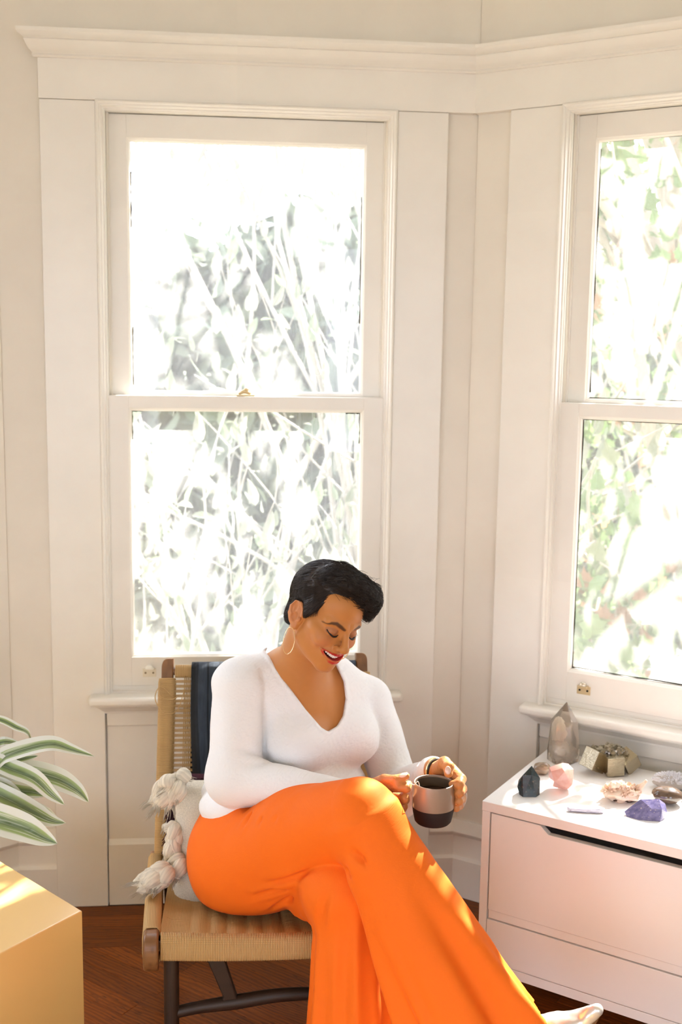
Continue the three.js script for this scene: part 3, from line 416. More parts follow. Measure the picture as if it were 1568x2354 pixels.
{
  const XL = -0.177, XR = 0.385, seatY = (z) => lerp(0.404, 0.335, clamp((-2.2 - z) / 0.52)), R = rng(12);
  const loop = (c, ax, ay, hw, hh, rad) => { const p = [], n = 14; for (let i = 0; i < n; i++) { const a = (i / n) * 6.2832, ca = Math.cos(a), sa = Math.sin(a), k = Math.pow(Math.pow(Math.abs(ca), 5) + Math.pow(Math.abs(sa), 5), -0.2); p.push(c.clone().addScaledVector(ax, ca * k * hw).addScaledVector(ay, sa * k * hh)); } return tube(p, rad, 18, 5, true); };
  // side rails: curved planks with rounded noses
  for (const [x, dx] of [[XL, -0.03], [XR, -0.04]]) {
    const s = new THREE.Shape(); s.moveTo(2.185, 0.328); s.quadraticCurveTo(2.158, 0.335, 2.16, 0.375); s.quadraticCurveTo(2.163, 0.409, 2.19, 0.409); s.quadraticCurveTo(2.45, 0.375, 2.76, 0.325); s.lineTo(2.76, 0.262); s.quadraticCurveTo(2.45, 0.305, 2.185, 0.328);
    const g = new THREE.ExtrudeGeometry(s, { depth: 0.018, bevelEnabled: true, bevelSize: 0.006, bevelThickness: 0.007, bevelOffset: -0.006, bevelSegments: 4 }); g.rotateY(Math.PI / 2); const p = g.attributes.position; for (let i = 0; i < p.count; i++) p.setX(i, p.getX(i) + x - 0.009 + dx * clamp((-2.2 - p.getZ(i)) / 0.55)); g.computeVertexNormals();
    wpart(chair, 'side_rail', boxUV(g), midWood);
    const w = []; for (let z = -2.212; z > -2.7; z -= 0.0034) { const xx = x + dx * clamp((-2.2 - z) / 0.55); w.push(loop(V(xx, seatY(z) - 0.034, z), V(1, 0, 0), V(0, 1, -0.1), 0.0185, 0.04, 0.0019)); }
    const m = wpart(chair, 'rail_wrapping', merge(w), cordMat); m.userData.kind = 'stuff';
  }
  // front and rear rails with their wrapping
  wpart(chair, 'front_rail', tube([[XL + 0.01, 0.377, -2.196], [0.1, 0.367, -2.194], [XR - 0.01, 0.377, -2.196]], 0.011, 20, 10), midWood);
  const fw = []; for (let x = XL + 0.0215; x < XR - 0.02; x += 0.0036) { const t = (x - XL) / (XR - XL), dip = -0.011 * Math.sin(t * Math.PI); fw.push(loop(V(x, 0.377 + dip, -2.196), V(0, 1, 0), V(0, 0, 1), 0.0275 - 0.002 * Math.sin(t * Math.PI), 0.016, 0.0019)); }
  const fm = wpart(chair, 'front_wrapping', merge(fw), cordMat); fm.userData.kind = 'stuff';
  wpart(chair, 'rear_rail', tube([[XL, 0.32, -2.7], [XR - 0.04, 0.32, -2.7]], 0.014, 8, 10), darkWood);
  // seat: cords side to side, humped over the lengthwise bundles
  const sc = []; for (let z = -2.206, k = 0; z > -2.69; z -= 0.0037, k++) { const p = [], t = (-2.2 - z) / 0.5; for (let i = 0; i <= 60; i++) { const u = i / 60, x = lerp(XL + 0.016, XR - 0.016 - 0.03 * t, u), hump = 0.0068 * Math.pow(Math.abs(Math.sin(((x - XL) / 0.0395) * Math.PI)), 0.7) * sstep(0.06, 0.16, u) * sstep(0.06, 0.16, 1 - u); p.push([x, seatY(z) - 0.006 - 0.024 * Math.sin(u * Math.PI) * sstep(0, 0.2, t) - 0.006 * sstep(0, 0.03, u) * sstep(0, 0.03, 1 - u) - 0.011 * Math.sin(u * Math.PI) * (1 - sstep(0, 0.2, t)) + hump + 0.0006 * noise(x * 30, z * 90, 1), z + 0.0012 * noise(x * 12, k, 3)]); } sc.push(tube(p, 0.00195, 60, 4)); }
  const sm = wpart(chair, 'seat_weave', merge(sc), cordMat); sm.userData.kind = 'stuff';
  const wb = []; for (let x = XL + 0.0395; x < XR - 0.03; x += 0.0395) wb.push(tube([[x, 0.372, -2.21], [x, 0.325, -2.45], [x - 0.01, 0.298, -2.7]], 0.003, 10, 5)); wpart(chair, 'seat_warp', merge(wb), cordMat).userData.kind = 'stuff';
  // legs, braces, stretcher
  const leg = (a, b, r) => { const g = tube([a, [lerp(a[0], b[0], 0.5), lerp(a[1], b[1], 0.5), lerp(a[2], b[2], 0.5)], b], r, 10, 14); return wpart(chair, 'leg', g, darkWood); };
  leg([-0.139, 0.37, -2.245], [-0.139, 0, -2.24], [0.0165, 0.0165, 0.014]); leg([0.345, 0.37, -2.245], [0.345, 0, -2.24], [0.0165, 0.0165, 0.014]);
  leg([-0.16, 0.32, -2.6], [-0.17, 0, -2.78], [0.018, 0.017, 0.014]); leg([0.33, 0.32, -2.6], [0.335, 0, -2.78], [0.018, 0.017, 0.014]);
  const ya = 0.197;
  wpart(chair, 'stretcher', tube([[-0.139, ya - 0.005, -2.245], [-0.08, ya + 0.004, -2.248], [0.0, ya + 0.012, -2.25], [0.1, ya + 0.024, -2.25], [0.22, ya + 0.02, -2.25], [0.345, ya - 0.005, -2.245]], [0.013, 0.013, 0.016, 0.0145, 0.013, 0.012], 30, 12), darkWood);
  const br = (x0, x1) => { const s = new THREE.Shape(); s.moveTo(x0 - 0.021, 0.36); s.lineTo(x0 + 0.021, 0.36); s.lineTo(x1 + 0.014, 0.225); s.quadraticCurveTo(x1 + 0.018, 0.212, x1 + 0.05, 0.209); s.lineTo(x1 + 0.03, 0.197); s.lineTo(x1 - 0.03, 0.197); s.quadraticCurveTo(x1 - 0.02, 0.212, x1 - 0.016, 0.225); s.closePath(); const g = new THREE.ExtrudeGeometry(s, { depth: 0.012, bevelEnabled: true, bevelSize: 0.004, bevelThickness: 0.005, bevelOffset: -0.004, bevelSegments: 3 }); g.translate(0, 0, -2.258); return wpart(chair, 'brace', boxUV(g), darkWood); };
  br(-0.06, -0.012); br(0.27, 0.22);
  // back posts, top rail, wrapping and weave
  const TL = V([-0.1814, 0.8053, -2.885]), TR = V([0.3356, 0.815, -2.885]), BL = V(TL.x - 0.006, 0.28, -2.69), BR = V(TR.x + 0.004, 0.28, -2.69), up = TL.clone().sub(BL).normalize(), out = V(0, -up.z, up.y);
  for (const [a, b, sd] of [[BL, TL, 1], [BR, TR, -1]]) {
    const L = a.distanceTo(b), s = new THREE.Shape(); s.moveTo(-0.0155, 0); s.lineTo(0.0155, 0); s.lineTo(0.0155, L - (sd > 0 ? 0 : 0.022)); if (sd > 0) { s.lineTo(0.0155, L); s.lineTo(0, L); s.quadraticCurveTo(-0.0155, L - 0.002, -0.0155, L - 0.026); } else { s.quadraticCurveTo(0.0155, L - 0.002, 0, L); s.lineTo(-0.0155, L); } s.closePath();
    const g = new THREE.ExtrudeGeometry(s, { depth: 0.026, bevelEnabled: true, bevelSize: 0.004, bevelThickness: 0.005, bevelOffset: -0.004, bevelSegments: 3 }); g.translate(0, 0, -0.018); boxUV(g);
    const d = b.clone().sub(a).normalize(), sx = V(0, 0, 1).cross(d).multiplyScalar(-1).normalize(), m = new THREE.Matrix4().makeBasis(sx.clone().multiplyScalar(sx.x < 0 ? -1 : 1), d, (sx.x < 0 ? sx.clone().negate() : sx).clone().cross(d)); g.applyMatrix4(m); g.translate(a.x, a.y, a.z);
    wpart(chair, 'back_post', g, midWood);
    const w = []; for (let q = 0.03; q < L - 0.053; q += 0.0034) { const c = a.clone().addScaledVector(d, q), th = 0.0205 + (Math.abs(q - L + 0.09) < 0.03 ? 0.0012 : 0) + 0.0004 * noise(q * 90, 1, 2); w.push(loop(c, V(1, 0, 0), out, th, 0.0215, 0.0019)); }
    wpart(chair, 'post_wrapping', merge(w), cordMat).userData.kind = 'stuff';
  }
  const at = (u, q, w) => BL.clone().lerp(BR, u).addScaledVector(up, q).addScaledVector(out, w), L = BL.distanceTo(TL), W = BL.distanceTo(BR);
  wpart(chair, 'top_rail', tube([at(0.02, L - 0.034, 0), at(0.5, L - 0.034, 0), at(0.98, L - 0.034, 0)], 0.0105, 8, 10), midWood);
  const tw = []; for (let x = 0.022; x < W - 0.02; x += 0.0036) tw.push(loop(at(x / W, L - 0.034, 0), up, out, 0.0155, 0.0125, 0.0018)); wpart(chair, 'top_wrapping', merge(tw), cordMat).userData.kind = 'stuff';
  const bw = []; for (let q = 0.04, k = 0; q < L - 0.058; q += 0.0127, k++) for (const o of [0, 0.0038]) bw.push(tube([at(0.03, q + o, 0.012), at(0.1, q + o + 0.0006 * noise(k, 1, 1), 0.010), at(0.5, q + o, 0.004), at(0.9, q + o, 0.010), at(0.97, q + o, 0.012)], 0.0018, 24, 4));
  wpart(chair, 'back_weft', merge(bw), cordMat).userData.kind = 'stuff';
  const wp = []; for (let x = 0.046; x < W - 0.03; x += 0.058) for (let k = 0; k < 5; k++) { const u = (x + k * 0.0046) / W, p = []; for (let i = 0; i <= 72; i++) { const q = lerp(0.03, L - 0.03, i / 72); p.push(at(u, q, 0.007 + 0.0032 * Math.sin((q / 0.0127) * 3.14159 + k * 3.14159))); } wp.push(tube(p, 0.0016, 72, 4)); }
  wpart(chair, 'back_warp', merge(wp), cordMat).userData.kind = 'stuff';
  wpart(chair, 'loose_cord', merge([tube([at(0.03, L - 0.1, 0.022), at(-0.03, L - 0.075, 0.03), at(-0.055, L - 0.1, 0.03), at(-0.04, L - 0.125, 0.028), at(0.0, L - 0.145, 0.026), at(0.05, L - 0.14, 0.024), at(0.075, L - 0.11, 0.02), at(0.09, L - 0.075, 0.014)], 0.0013, 40, 5), tube([at(-0.035, L - 0.06, 0.024), at(-0.03, L - 0.1, 0.027), at(0.03, L - 0.108, 0.027), at(0.06, L - 0.1, 0.02)], 0.0017, 24, 5)]), cordMat);

  // navy throw over the back
  const stripe = tex(256, 64, (u, v) => { const n = 0.06 * fbm(u * 90, v * 30, 1, 3) + 0.05 * fbm(u * 8, v * 14, 5, 2), b = [0.03, 0.1, 0.17, 0.24, 0.33, 0.47, 0.6, 0.74, 0.88].some((c, i) => Math.abs(u - c) < (i % 3 ? 0.007 : 0.014)), k = u < 0.028 ? 0.09 : b ? 0.14 : 0.26; return [k * 0.8 + n, k * 0.92 + n, k * 1.08 + n]; });
  const throwT = thing('throw_blanket', [0.08, 0.55, -2.8], 'navy blue striped throw folded over the back of the lounge chair', 'blanket');
  const x0 = V([-0.1183, 0.8069, -2.885]).x, x1 = V([0.3096, 0.8128, -2.885]).x, u0 = (x0 - TL.x) / (TR.x - TL.x), u1 = (x1 - TL.x) / (TR.x - TL.x);
  const drape = (u, v) => { const uu = lerp(u0 + 0.03 * sstep(0.5, 1, v), u1, u), f = 0.0035 * Math.sin(uu * 46) + 0.003 * Math.sin(uu * 83 + 1) + 0.002 * noise(uu * 9, v * 5, 1), top = L - 0.034; let q, w; if (v < 0.3) { q = lerp(0.2, top, v / 0.3); w = -0.03; } else if (v < 0.42) { const a = ((v - 0.3) / 0.12) * Math.PI; q = top + Math.sin(a) * 0.022; w = -Math.cos(a) * 0.027 + 0.002; } else { q = lerp(top, 0.1, (v - 0.42) / 0.58); w = 0.029 + 0.004 * sstep(0.42, 0.6, v); } const p = at(uu, q, w + f * sstep(0.34, 0.5, v) + f * 0.4); return [p.x, p.y, p.z]; };
  wpart(throwT, 'throw', sheet(drape, 120, 90, 0.005), new THREE.MeshPhysicalMaterial({ map: stripe, roughness: 0.95, sheen: 0.4, sheenColor: new THREE.Color(0.3, 0.36, 0.42), sheenRoughness: 0.6, bumpMap: stripe, bumpScale: 0.002 }));
}

// ---------------------------------------------------------------- cushions
{
  const linen = tex(256, 256, (u, v) => { const n = 0.9 + 0.05 * Math.sin(u * 6.283 * 64) + 0.05 * Math.sin(v * 6.283 * 64) + 0.12 * fbm(u * 40, v * 40, 1, 3); return [n, n * 0.985, n * 0.95]; }, true, [3, 3]);
  const woolTex = tex(128, 64, (u, v) => { const n = 0.86 + 0.25 * fbm(u * 10, v * 22, 3, 4); return [n, n * 0.98, n * 0.93]; }, true, [6, 1]);
  const creamCloth = new THREE.MeshPhysicalMaterial({ map: linen, color: new THREE.Color().setRGB(0.93, 0.86, 0.75), roughness: 0.95, bumpMap: linen, bumpScale: 0.003, sheen: 0.3, sheenColor: new THREE.Color(1, 0.95, 0.85) }), wool = new THREE.MeshPhysicalMaterial({ map: woolTex, color: new THREE.Color().setRGB(0.95, 0.89, 0.79), roughness: 1, bumpMap: woolTex, bumpScale: 0.003, sheen: 0.6, sheenColor: new THREE.Color(1, 0.95, 0.88) });
  const cushion = (parent, c, ax, ay, hw, hh, th, seed, mat, name) => {
    const az = ax.clone().cross(ay).normalize(), f = (s) => (u, v) => { const a = u * 2 - 1, b = v * 2 - 1, ca = 1 - Math.pow(Math.abs(a), 3.2), cb = 1 - Math.pow(Math.abs(b), 3.2), t = th * Math.sqrt(Math.max(0, ca * cb)) * (1 + 0.25 * fbm(a * 2 + seed, b * 2, seed, 3)) + 0.002, pin = 1 - 0.07 * (1 - Math.abs(a)) * b * b - 0; const rump = 0.012 * fbm(a * 3, b * 4 + seed, seed + 3, 3) * ca; return c.clone().addScaledVector(ax, a * hw * (1 - 0.06 * (1 - b * b))).addScaledVector(ay, b * hh * pin).addScaledVector(az, s * t + rump).toArray(); };
    return wpart(parent, name, merge([sheet(f(1), 70, 70, 0.002), sheet(f(-1), 40, 40, 0.002)]), mat);
  };
  const back = thing('cushion', [0.06, 0.36, -2.64], 'dark maroon knitted cushion mostly hidden behind the cream tasselled one', 'cushion');
  const mar = new THREE.MeshPhysicalMaterial({ map: woolTex, color: new THREE.Color().setRGB(0.085, 0.02, 0.04), roughness: 1, bumpMap: woolTex, bumpScale: 0.006 });
  const ax = V(0.995, 0, -0.05).normalize(), ay = V(0, 0.94, -0.34).normalize();
  cushion(back, V([0.0626, 0.3992, -2.66]), ax, ay, 0.2, 0.165, 0.05, 7, mar, 'cover');
  const fr = [], R0 = rng(44); for (let i = 0; i < 46; i++) { const t = i / 45, p = V([-0.1599, 0.4124, -2.62]).lerp(V([-0.156, 0.5114, -2.64]), t); fr.push(tube([p.clone().add(V(0.02, 0, 0)), p.clone().add(V(-0.004, -0.004, 0.01)), p.clone().add(V(-0.012 - R0() * 0.012, -0.018 - R0() * 0.015, 0.012 + R0() * 0.01))], [0.0022, 0.0012], 6, 4)); }
  for (let i = 0; i < 40; i++) { const t = i / 39, p = V([-0.1236, 0.556, -2.64]).lerp(V([-0.0464, 0.5633, -2.64]), t); fr.push(tube([p, p.clone().add(V((R0() - 0.5) * 0.01, 0.006, 0.006)), p.clone().add(V((R0() - 0.5) * 0.03, 0.007 + R0() * 0.008, 0.012))], [0.003, 0.0018], 6, 4)); }
  wpart(back, 'fringe', merge(fr), mar).userData.kind = 'stuff';
  const cu = thing('cushion', [0.05, 0.34, -2.5], 'cream woven cushion with thick wool tassels and dashed black stitching', 'cushion');
  const C = V([0.0586, 0.4423, -2.53]), az = ax.clone().cross(ay);
  cushion(cu, C, ax, ay, 0.215, 0.158, 0.105, 2, creamCloth, 'cover');
  // rows of dashed stitches lie on the cover's left side
  const st = [], stitch = (p0, p1, n) => { for (let i = 0; i < n; i++) { const a = V(p0).lerp(V(p1), i / n), b = V(p0).lerp(V(p1), (i + 0.55) / n); st.push(tube([a, a.clone().lerp(b, 0.5).add(V(0, 0, 0.0015)), b], 0.0013, 4, 5)); } };
  stitch([-0.1295, 0.489, -2.49], [-0.1025, 0.4822, -2.475], 6); stitch([-0.1266, 0.4208, -2.485], [-0.1129, 0.4252, -2.475], 3); stitch([-0.1077, 0.366, -2.465], [-0.0879, 0.3633, -2.45], 5);
  wpart(cu, 'stitching', merge(st), std(0x120d0c, 0.9));
  const R = rng(9);
  const tassel = (root, tips, r) => {
    const g = []; for (const tp of tips) { const a = V(root), b = V(tp), mid = a.clone().lerp(b, 0.5).add(V((R() - 0.5) * 0.02, 0.012 + R() * 0.012, 0.012 + R() * 0.014)), q = a.clone().lerp(b, 0.8).add(V((R() - 0.5) * 0.012, 0.004, (R() - 0.5) * 0.012)); const tw = R() * 6, rr = r * (0.8 + 0.5 * R());
      const lob = (t) => 0.72 + 0.28 * Math.abs(Math.sin(t * 7.5 + tw)), tg = tube([a, a.clone().lerp(mid, 0.5).add(V(0, 0.008, 0.004)), mid, q, b], (t) => rr * 1.3 * lob(t) * (0.75 + 0.45 * Math.sin(Math.min(1, t * 1.2) * 2.7)) * (1 - 0.93 * sstep(0.72, 1, t)), 34, 16), p = tg.attributes.position, nn = tg.attributes.normal; for (let i = 0; i < p.count; i++) { const x = p.getX(i), y = p.getY(i), z = p.getZ(i), k = Math.floor(i / 17) / 34, n = (0.0026 * fbm(x * 70 + tw, y * 70, z * 70, 3) + 0.0008 * noise(x * 260, y * 260, z * 260)) * (1 - sstep(0.7, 0.95, k)); p.setXYZ(i, x + n * nn.getX(i), y + n * nn.getY(i), z + n * nn.getZ(i)); } tg.computeVertexNormals(); g.push(tg);
      for (let k = 0; k < 9; k++) { const s = b.clone().add(V((R() - 0.5) * 0.012, (R() - 0.5) * 0.012, (R() - 0.5) * 0.012)), dd = b.clone().sub(q).normalize(); g.push(tube([s.clone().addScaledVector(dd, -0.02), s, s.clone().addScaledVector(dd, 0.006 + R() * 0.012).add(V((R() - 0.5) * 0.006, -0.002, 0))], [0.0011, 0.0009, 0.0004], 6, 5)); } }
    wpart(cu, 'tassel', merge(g), wool);
  };
  tassel([-0.1287, 0.6005, -2.53], [[-0.21, 0.5738, -2.47], [-0.1974, 0.5587, -2.46], [-0.1807, 0.5689, -2.45], [-0.1609, 0.5579, -2.45], [-0.1456, 0.5595, -2.46], [-0.1711, 0.6067, -2.46], [-0.1394, 0.589, -2.46], [-0.115, 0.6231, -2.5]], 0.0115);
  tassel([-0.1397, 0.4864, -2.53], [[-0.1679, 0.5019, -2.49], [-0.1615, 0.461, -2.48], [-0.1469, 0.4492, -2.47], [-0.1692, 0.4283, -2.47], [-0.1425, 0.4269, -2.46]], 0.0095);
  tassel([-0.1182, 0.4122, -2.5], [[-0.1488, 0.4204, -2.43], [-0.133, 0.4093, -2.43], [-0.1633, 0.4352, -2.44], [-0.1424, 0.4039, -2.42]], 0.0105);
  tassel([-0.1446, 0.4054, -2.46], [[-0.2412, 0.4221, -2.38], [-0.2249, 0.409, -2.37], [-0.2037, 0.402, -2.37], [-0.1862, 0.4077, -2.37], [-0.2167, 0.4299, -2.39], [-0.1743, 0.4147, -2.38], [-0.195, 0.4368, -2.4]], 0.0115);
}

// ---------------------------------------------------------------- the seated woman
const person = thing('person', [0.16, 0, -2.3], 'smiling woman with short dark hair, white V-neck sweater and orange trousers, sitting with crossed legs', 'person');
{
  const bumpCloth = tex(256, 256, (u, v) => { const n = 0.5 + 0.5 * fbm(u * 60, v * 60, 2, 3) + 0.12 * Math.sin(u * 6.283 * 80) * Math.sin(v * 6.283 * 80); return [n, n, n]; }, false, [7, 7]);
  const knitBump = tex(256, 256, (u, v) => { const n = 0.5 + 0.5 * fbm(u * 50, v * 50, 7, 4); return [n, n, n]; }, false, [5, 5]);
  const knit = new THREE.MeshPhysicalMaterial({ color: new THREE.Color().setRGB(0.87, 0.865, 0.865), roughness: 1, bumpMap: knitBump, bumpScale: 0.0016, sheen: 0.8, sheenColor: new THREE.Color(1, 1, 1), sheenRoughness: 0.5 });
  const orange = new THREE.MeshPhysicalMaterial({ color: new THREE.Color().setRGB(0.93, 0.17, 0.012), roughness: 0.7, bumpMap: bumpCloth, bumpScale: 0.0004, sheen: 0.15, sheenColor: new THREE.Color(1, 0.7, 0.5), sheenRoughness: 0.5, specularIntensity: 0.35 });
  const skin = new THREE.MeshPhysicalMaterial({ color: 0xffffff, vertexColors: true, roughness: 0.46, specularIntensity: 0.7, sheen: 0.15, sheenColor: new THREE.Color(1, 0.8, 0.65) });
  const SKIN = [0.54, 0.215, 0.058];

  // head frame: x to her left, y up, z out of the face
  const HC = [0.194, 1.049, -2.36], HS = 0.933, HR = new THREE.Matrix4().makeRotationFromEuler(new THREE.Euler(16.9 * D2R, 32.1 * D2R, -15.6 * D2R, 'YXZ')).elements;
  const toL = (x, y, z) => { const a = (x - HC[0]) / HS, b = (y - HC[1]) / HS, c = (z - HC[2]) / HS; return [a * HR[0] + b * HR[1] + c * HR[2], a * HR[4] + b * HR[5] + c * HR[6], a * HR[8] + b * HR[9] + c * HR[10]]; };
  const toW = (p) => [0, 1, 2].map((k) => HC[k] + HS * (p[0] * HR[k] + p[1] * HR[4 + k] + p[2] * HR[8 + k]));
  const headMatrix = new THREE.Matrix4().compose(V(HC), new THREE.Quaternion().setFromEuler(new THREE.Euler(16.9 * D2R, 32.1 * D2R, -15.6 * D2R, 'YXZ')), V(HS, HS, HS));
  const hpart = (name, g, mat, par = person) => { g.applyMatrix4(headMatrix); return wpart(par, name, g, mat); };

  // --- head field in its own frame
  const skull = ellip([0, 0.036, -0.014], [0.0725, 0.082, 0.094]), fore = ellip([0, 0.042, 0.034], [0.06, 0.05, 0.054]), face = ellip([0, -0.032, 0.026], [0.060, 0.074, 0.056]);
  const jaw = rcone([0.047, -0.056, 0.004], [0.012, -0.096, 0.062], 0.017, 0.015), chin = ellip([0, -0.0985, 0.066], [0.0165, 0.0145, 0.0165]), cheek = ellip([0.040, -0.034, 0.0605], [0.022, 0.0185, 0.0175]), bone = ellip([0.053, -0.02, 0.042], [0.014, 0.012, 0.02]);
  const browR = rcone([0.046, 0.013, 0.066], [0.010, 0.011, 0.084], 0.008, 0.007), socket = ellip([0.030, -0.006, 0.0975], [0.0185, 0.0115, 0.016]), lid = ellip([0.0305, -0.0065, 0.0685], [0.0165, 0.0118, 0.0148]);
  const bridge = rcone([0, 0.004, 0.084], [0, -0.034, 0.1025], 0.0065, 0.009), tip = ellip([0, -0.0385, 0.1025], [0.0112, 0.0095, 0.0095]), ala = ellip([0.0125, -0.0415, 0.0915], [0.0068, 0.0072, 0.0085]), nostril = ellip([0.0068, -0.0505, 0.0965], [0.0036, 0.0035, 0.0045]);
  const fold = rcone([0.0195, -0.039, 0.0905], [0.0465, -0.058, 0.0655], 0.002, 0.0014), muzzle = ellip([0, -0.066, 0.066], [0.034, 0.027, 0.026]);
  const lipU = [rcone([0.039, -0.0542, 0.0705], [0.021, -0.0577, 0.0838], 0.0012, 0.0024), rcone([0.021, -0.0577, 0.0838], [0.005, -0.0592, 0.0893], 0.0024, 0.003), rcone([0.005, -0.0592, 0.0893], [0, -0.0602, 0.0893], 0.003, 0.0027)];
  const lipL = [rcone([0.039, -0.0548, 0.0703], [0.0275, -0.0668, 0.0778], 0.0014, 0.0034), rcone([0.0275, -0.0668, 0.0778], [0.013, -0.0762, 0.0838], 0.0034, 0.0045), rcone([0.013, -0.0762, 0.0838], [0, -0.0788, 0.0853], 0.0045, 0.0048)];
  const mouth = ellip([0, -0.0676, 0.083], [0.0345, 0.0064, 0.02]);
  // ear in the head frame (mirrored by |x|)
  const earDisc = ellip([0.0755, -0.0135, -0.0125], [0.0075, 0.031, 0.0195], [[0.9, -0.05, 0.43], [0.0, 0.985, -0.17], [-0.43, 0.17, 0.88]]), concha = ellip([0.0825, -0.020, -0.0085], [0.0085, 0.0125, 0.0095]), scapha = ellip([0.0845, -0.0, -0.0165], [0.006, 0.015, 0.009]), lobe = ellip([0.072, -0.0415, -0.0055], [0.0055, 0.0085, 0.0075]);
  const hel = [[0.0725, -0.010, 0.005], [0.0755, 0.007, 0.003], [0.079, 0.0155, -0.008], [0.0825, 0.0125, -0.022], [0.084, -0.002, -0.0295], [0.0825, -0.019, -0.0285], [0.0775, -0.033, -0.0195], [0.0735, -0.042, -0.010]], helix = hel.slice(1).map((b, i) => rcone(hel[i], b, 0.0031, 0.0031)), tragus = ellip([0.0755, -0.0205, 0.0035], [0.004, 0.006, 0.004]);
  const mouthY = (x, y) => y - 9.5 * x * x;
  const headF = (x, y, z) => {
    const a = Math.abs(x); let d = smin(skull(x, y, z), fore(x, y, z), 0.02); d = smin(d, face(x, y, z), 0.03);
    d = smin(d, jaw(a, y, z), 0.022); d = smin(d, chin(x, y, z), 0.016); d = smin(d, bone(a, y, z), 0.018); d = smin(d, muzzle(x, y, z), 0.014); d = smin(d, cheek(a, y, z), 0.012);
    if (d < 0.03) {
      d = smin(d, browR(a, y, z), 0.012); d = smax(d, -socket(a, y, z), 0.012); d = smin(d, lid(a, y, z), 0.003);
      d = smin(d, bridge(x, y, z), 0.012); d = smin(d, tip(x, y, z), 0.008); d = smin(d, ala(a, y, z), 0.005); d = smax(d, -nostril(a, y, z), 0.002); d = smax(d, -fold(a, y, z), 0.006);
      if (y < -0.04 && y > -0.1) { let l = 1; for (const f of lipU) l = Math.min(l, f(a, y, z)); d = smin(d, l, 0.0035); l = 1; for (const f of lipL) l = smin(l, f(a, y, z), 0.002); d = smin(d, l, 0.0035); d = smax(d, -mouth(x, mouthY(x, y), z), 0.0015); }
    }
    if (a > 0.055 && a < 0.1) { let e = smin(earDisc(a, y, z), lobe(a, y, z), 0.006); for (const f of helix) e = smin(e, f(a, y, z), 0.003); e = smax(e, -concha(a, y, z), 0.003); e = smax(e, -scapha(a, y, z), 0.003); e = smin(e, tragus(a, y, z), 0.003); d = smin(d, e, 0.009); }
    return d;
  };
  // --- torso (shared by skin and sweater)
  const phi = 30 * D2R, aL = [Math.cos(phi), 0, -Math.sin(phi)], fF = [Math.sin(phi) * 0.97, 0.2, Math.cos(phi) * 0.97], uU = [-Math.sin(phi) * 0.2, 0.98, -Math.cos(phi) * 0.2], TM = [aL, uU, fF];
  const off = (c, l, u, f) => [0, 1, 2].map((k) => c[k] + aL[k] * l + uU[k] * u + fF[k] * f);
  const CH = [0.1598, 0.7562, -2.5], SR = [0.0125, 0.8586, -2.44], SL = [0.318, 0.7842, -2.57], NB = [0.126, 0.8782, -2.5];
  const chest = ellip(CH, [0.155, 0.16, 0.1], TM), upper = ellip(off(CH, -0.005, 0.09, -0.01), [0.14, 0.075, 0.07], TM), bustR = ellip(off(CH, -0.062, -0.03, 0.066), [0.076, 0.064, 0.064], TM), bustL = ellip(off(CH, 0.08, -0.044, 0.060), [0.073, 0.065, 0.063], TM);
  const belly = ellip([0.1488, 0.5958, -2.46], [0.165, 0.105, 0.125], TM), waist = rcone([0.1501, 0.6924, -2.5], [0.0575, 0.4948, -2.44], 0.115, 0.13), trapR = rcone(NB, SR, 0.05, 0.052), trapL = rcone(NB, SL, 0.05, 0.045), neckBase = NB;
  const torsoF = (x, y, z, cover) => {
    let d = smin(chest(x, y, z), upper(x, y, z), 0.04); d = smin(d, trapR(x, y, z), 0.05); d = smin(d, trapL(x, y, z), 0.05); const b = cover ? smin(bustR(x, y, z), bustL(x, y, z), 0.045) : Math.min(bustR(x, y, z), bustL(x, y, z)); d = smin(d, b, 0.03); return smin(d, waist(x, y, z), cover ? 0.014 : 0.05);
  };
  const neck = rcone(toW([0, -0.05, -0.022]), [0.1347, 0.8714, -2.47], 0.0485, 0.058), neckFoot = rcone([0.1348, 0.8558, -2.47], [0.137, 0.8699, -2.475], 0.064, 0.06);
  const skinF = (x, y, z) => {
    let t = torsoF(x, y, z) + 0.0075; let n = smin(neck(x, y, z), t, 0.045);
    const dx = x - HC[0], dy = y - HC[1], dz = z - HC[2]; if (dx * dx + dy * dy + dz * dz > 0.06) return n;
    const p = toL(x, y, z), h = headF(p[0], p[1], p[2]) * HS; return smin(h, n, 0.018);
  };
  const browD = [[0.0125, 0.0055], [0.024, 0.0105], [0.035, 0.0147], [0.0455, 0.0125], [0.0545, 0.0045]], browSeg = browD.slice(1).map((b, i) => rcone([...browD[i], 0], [...b, 0], [0.003, 0.0042, 0.0041, 0.003][i], [0.0042, 0.0041, 0.003, 0.0009][i]));
  const lash = [[0.0165, -0.0115, 0.0805], [0.023, -0.0152, 0.0822], [0.031, -0.0162, 0.0815], [0.039, -0.0132, 0.078], [0.0485, -0.0055, 0.0705]];
  const tint = (c, t, k) => c.map((v, i) => lerp(v, t[i], k));
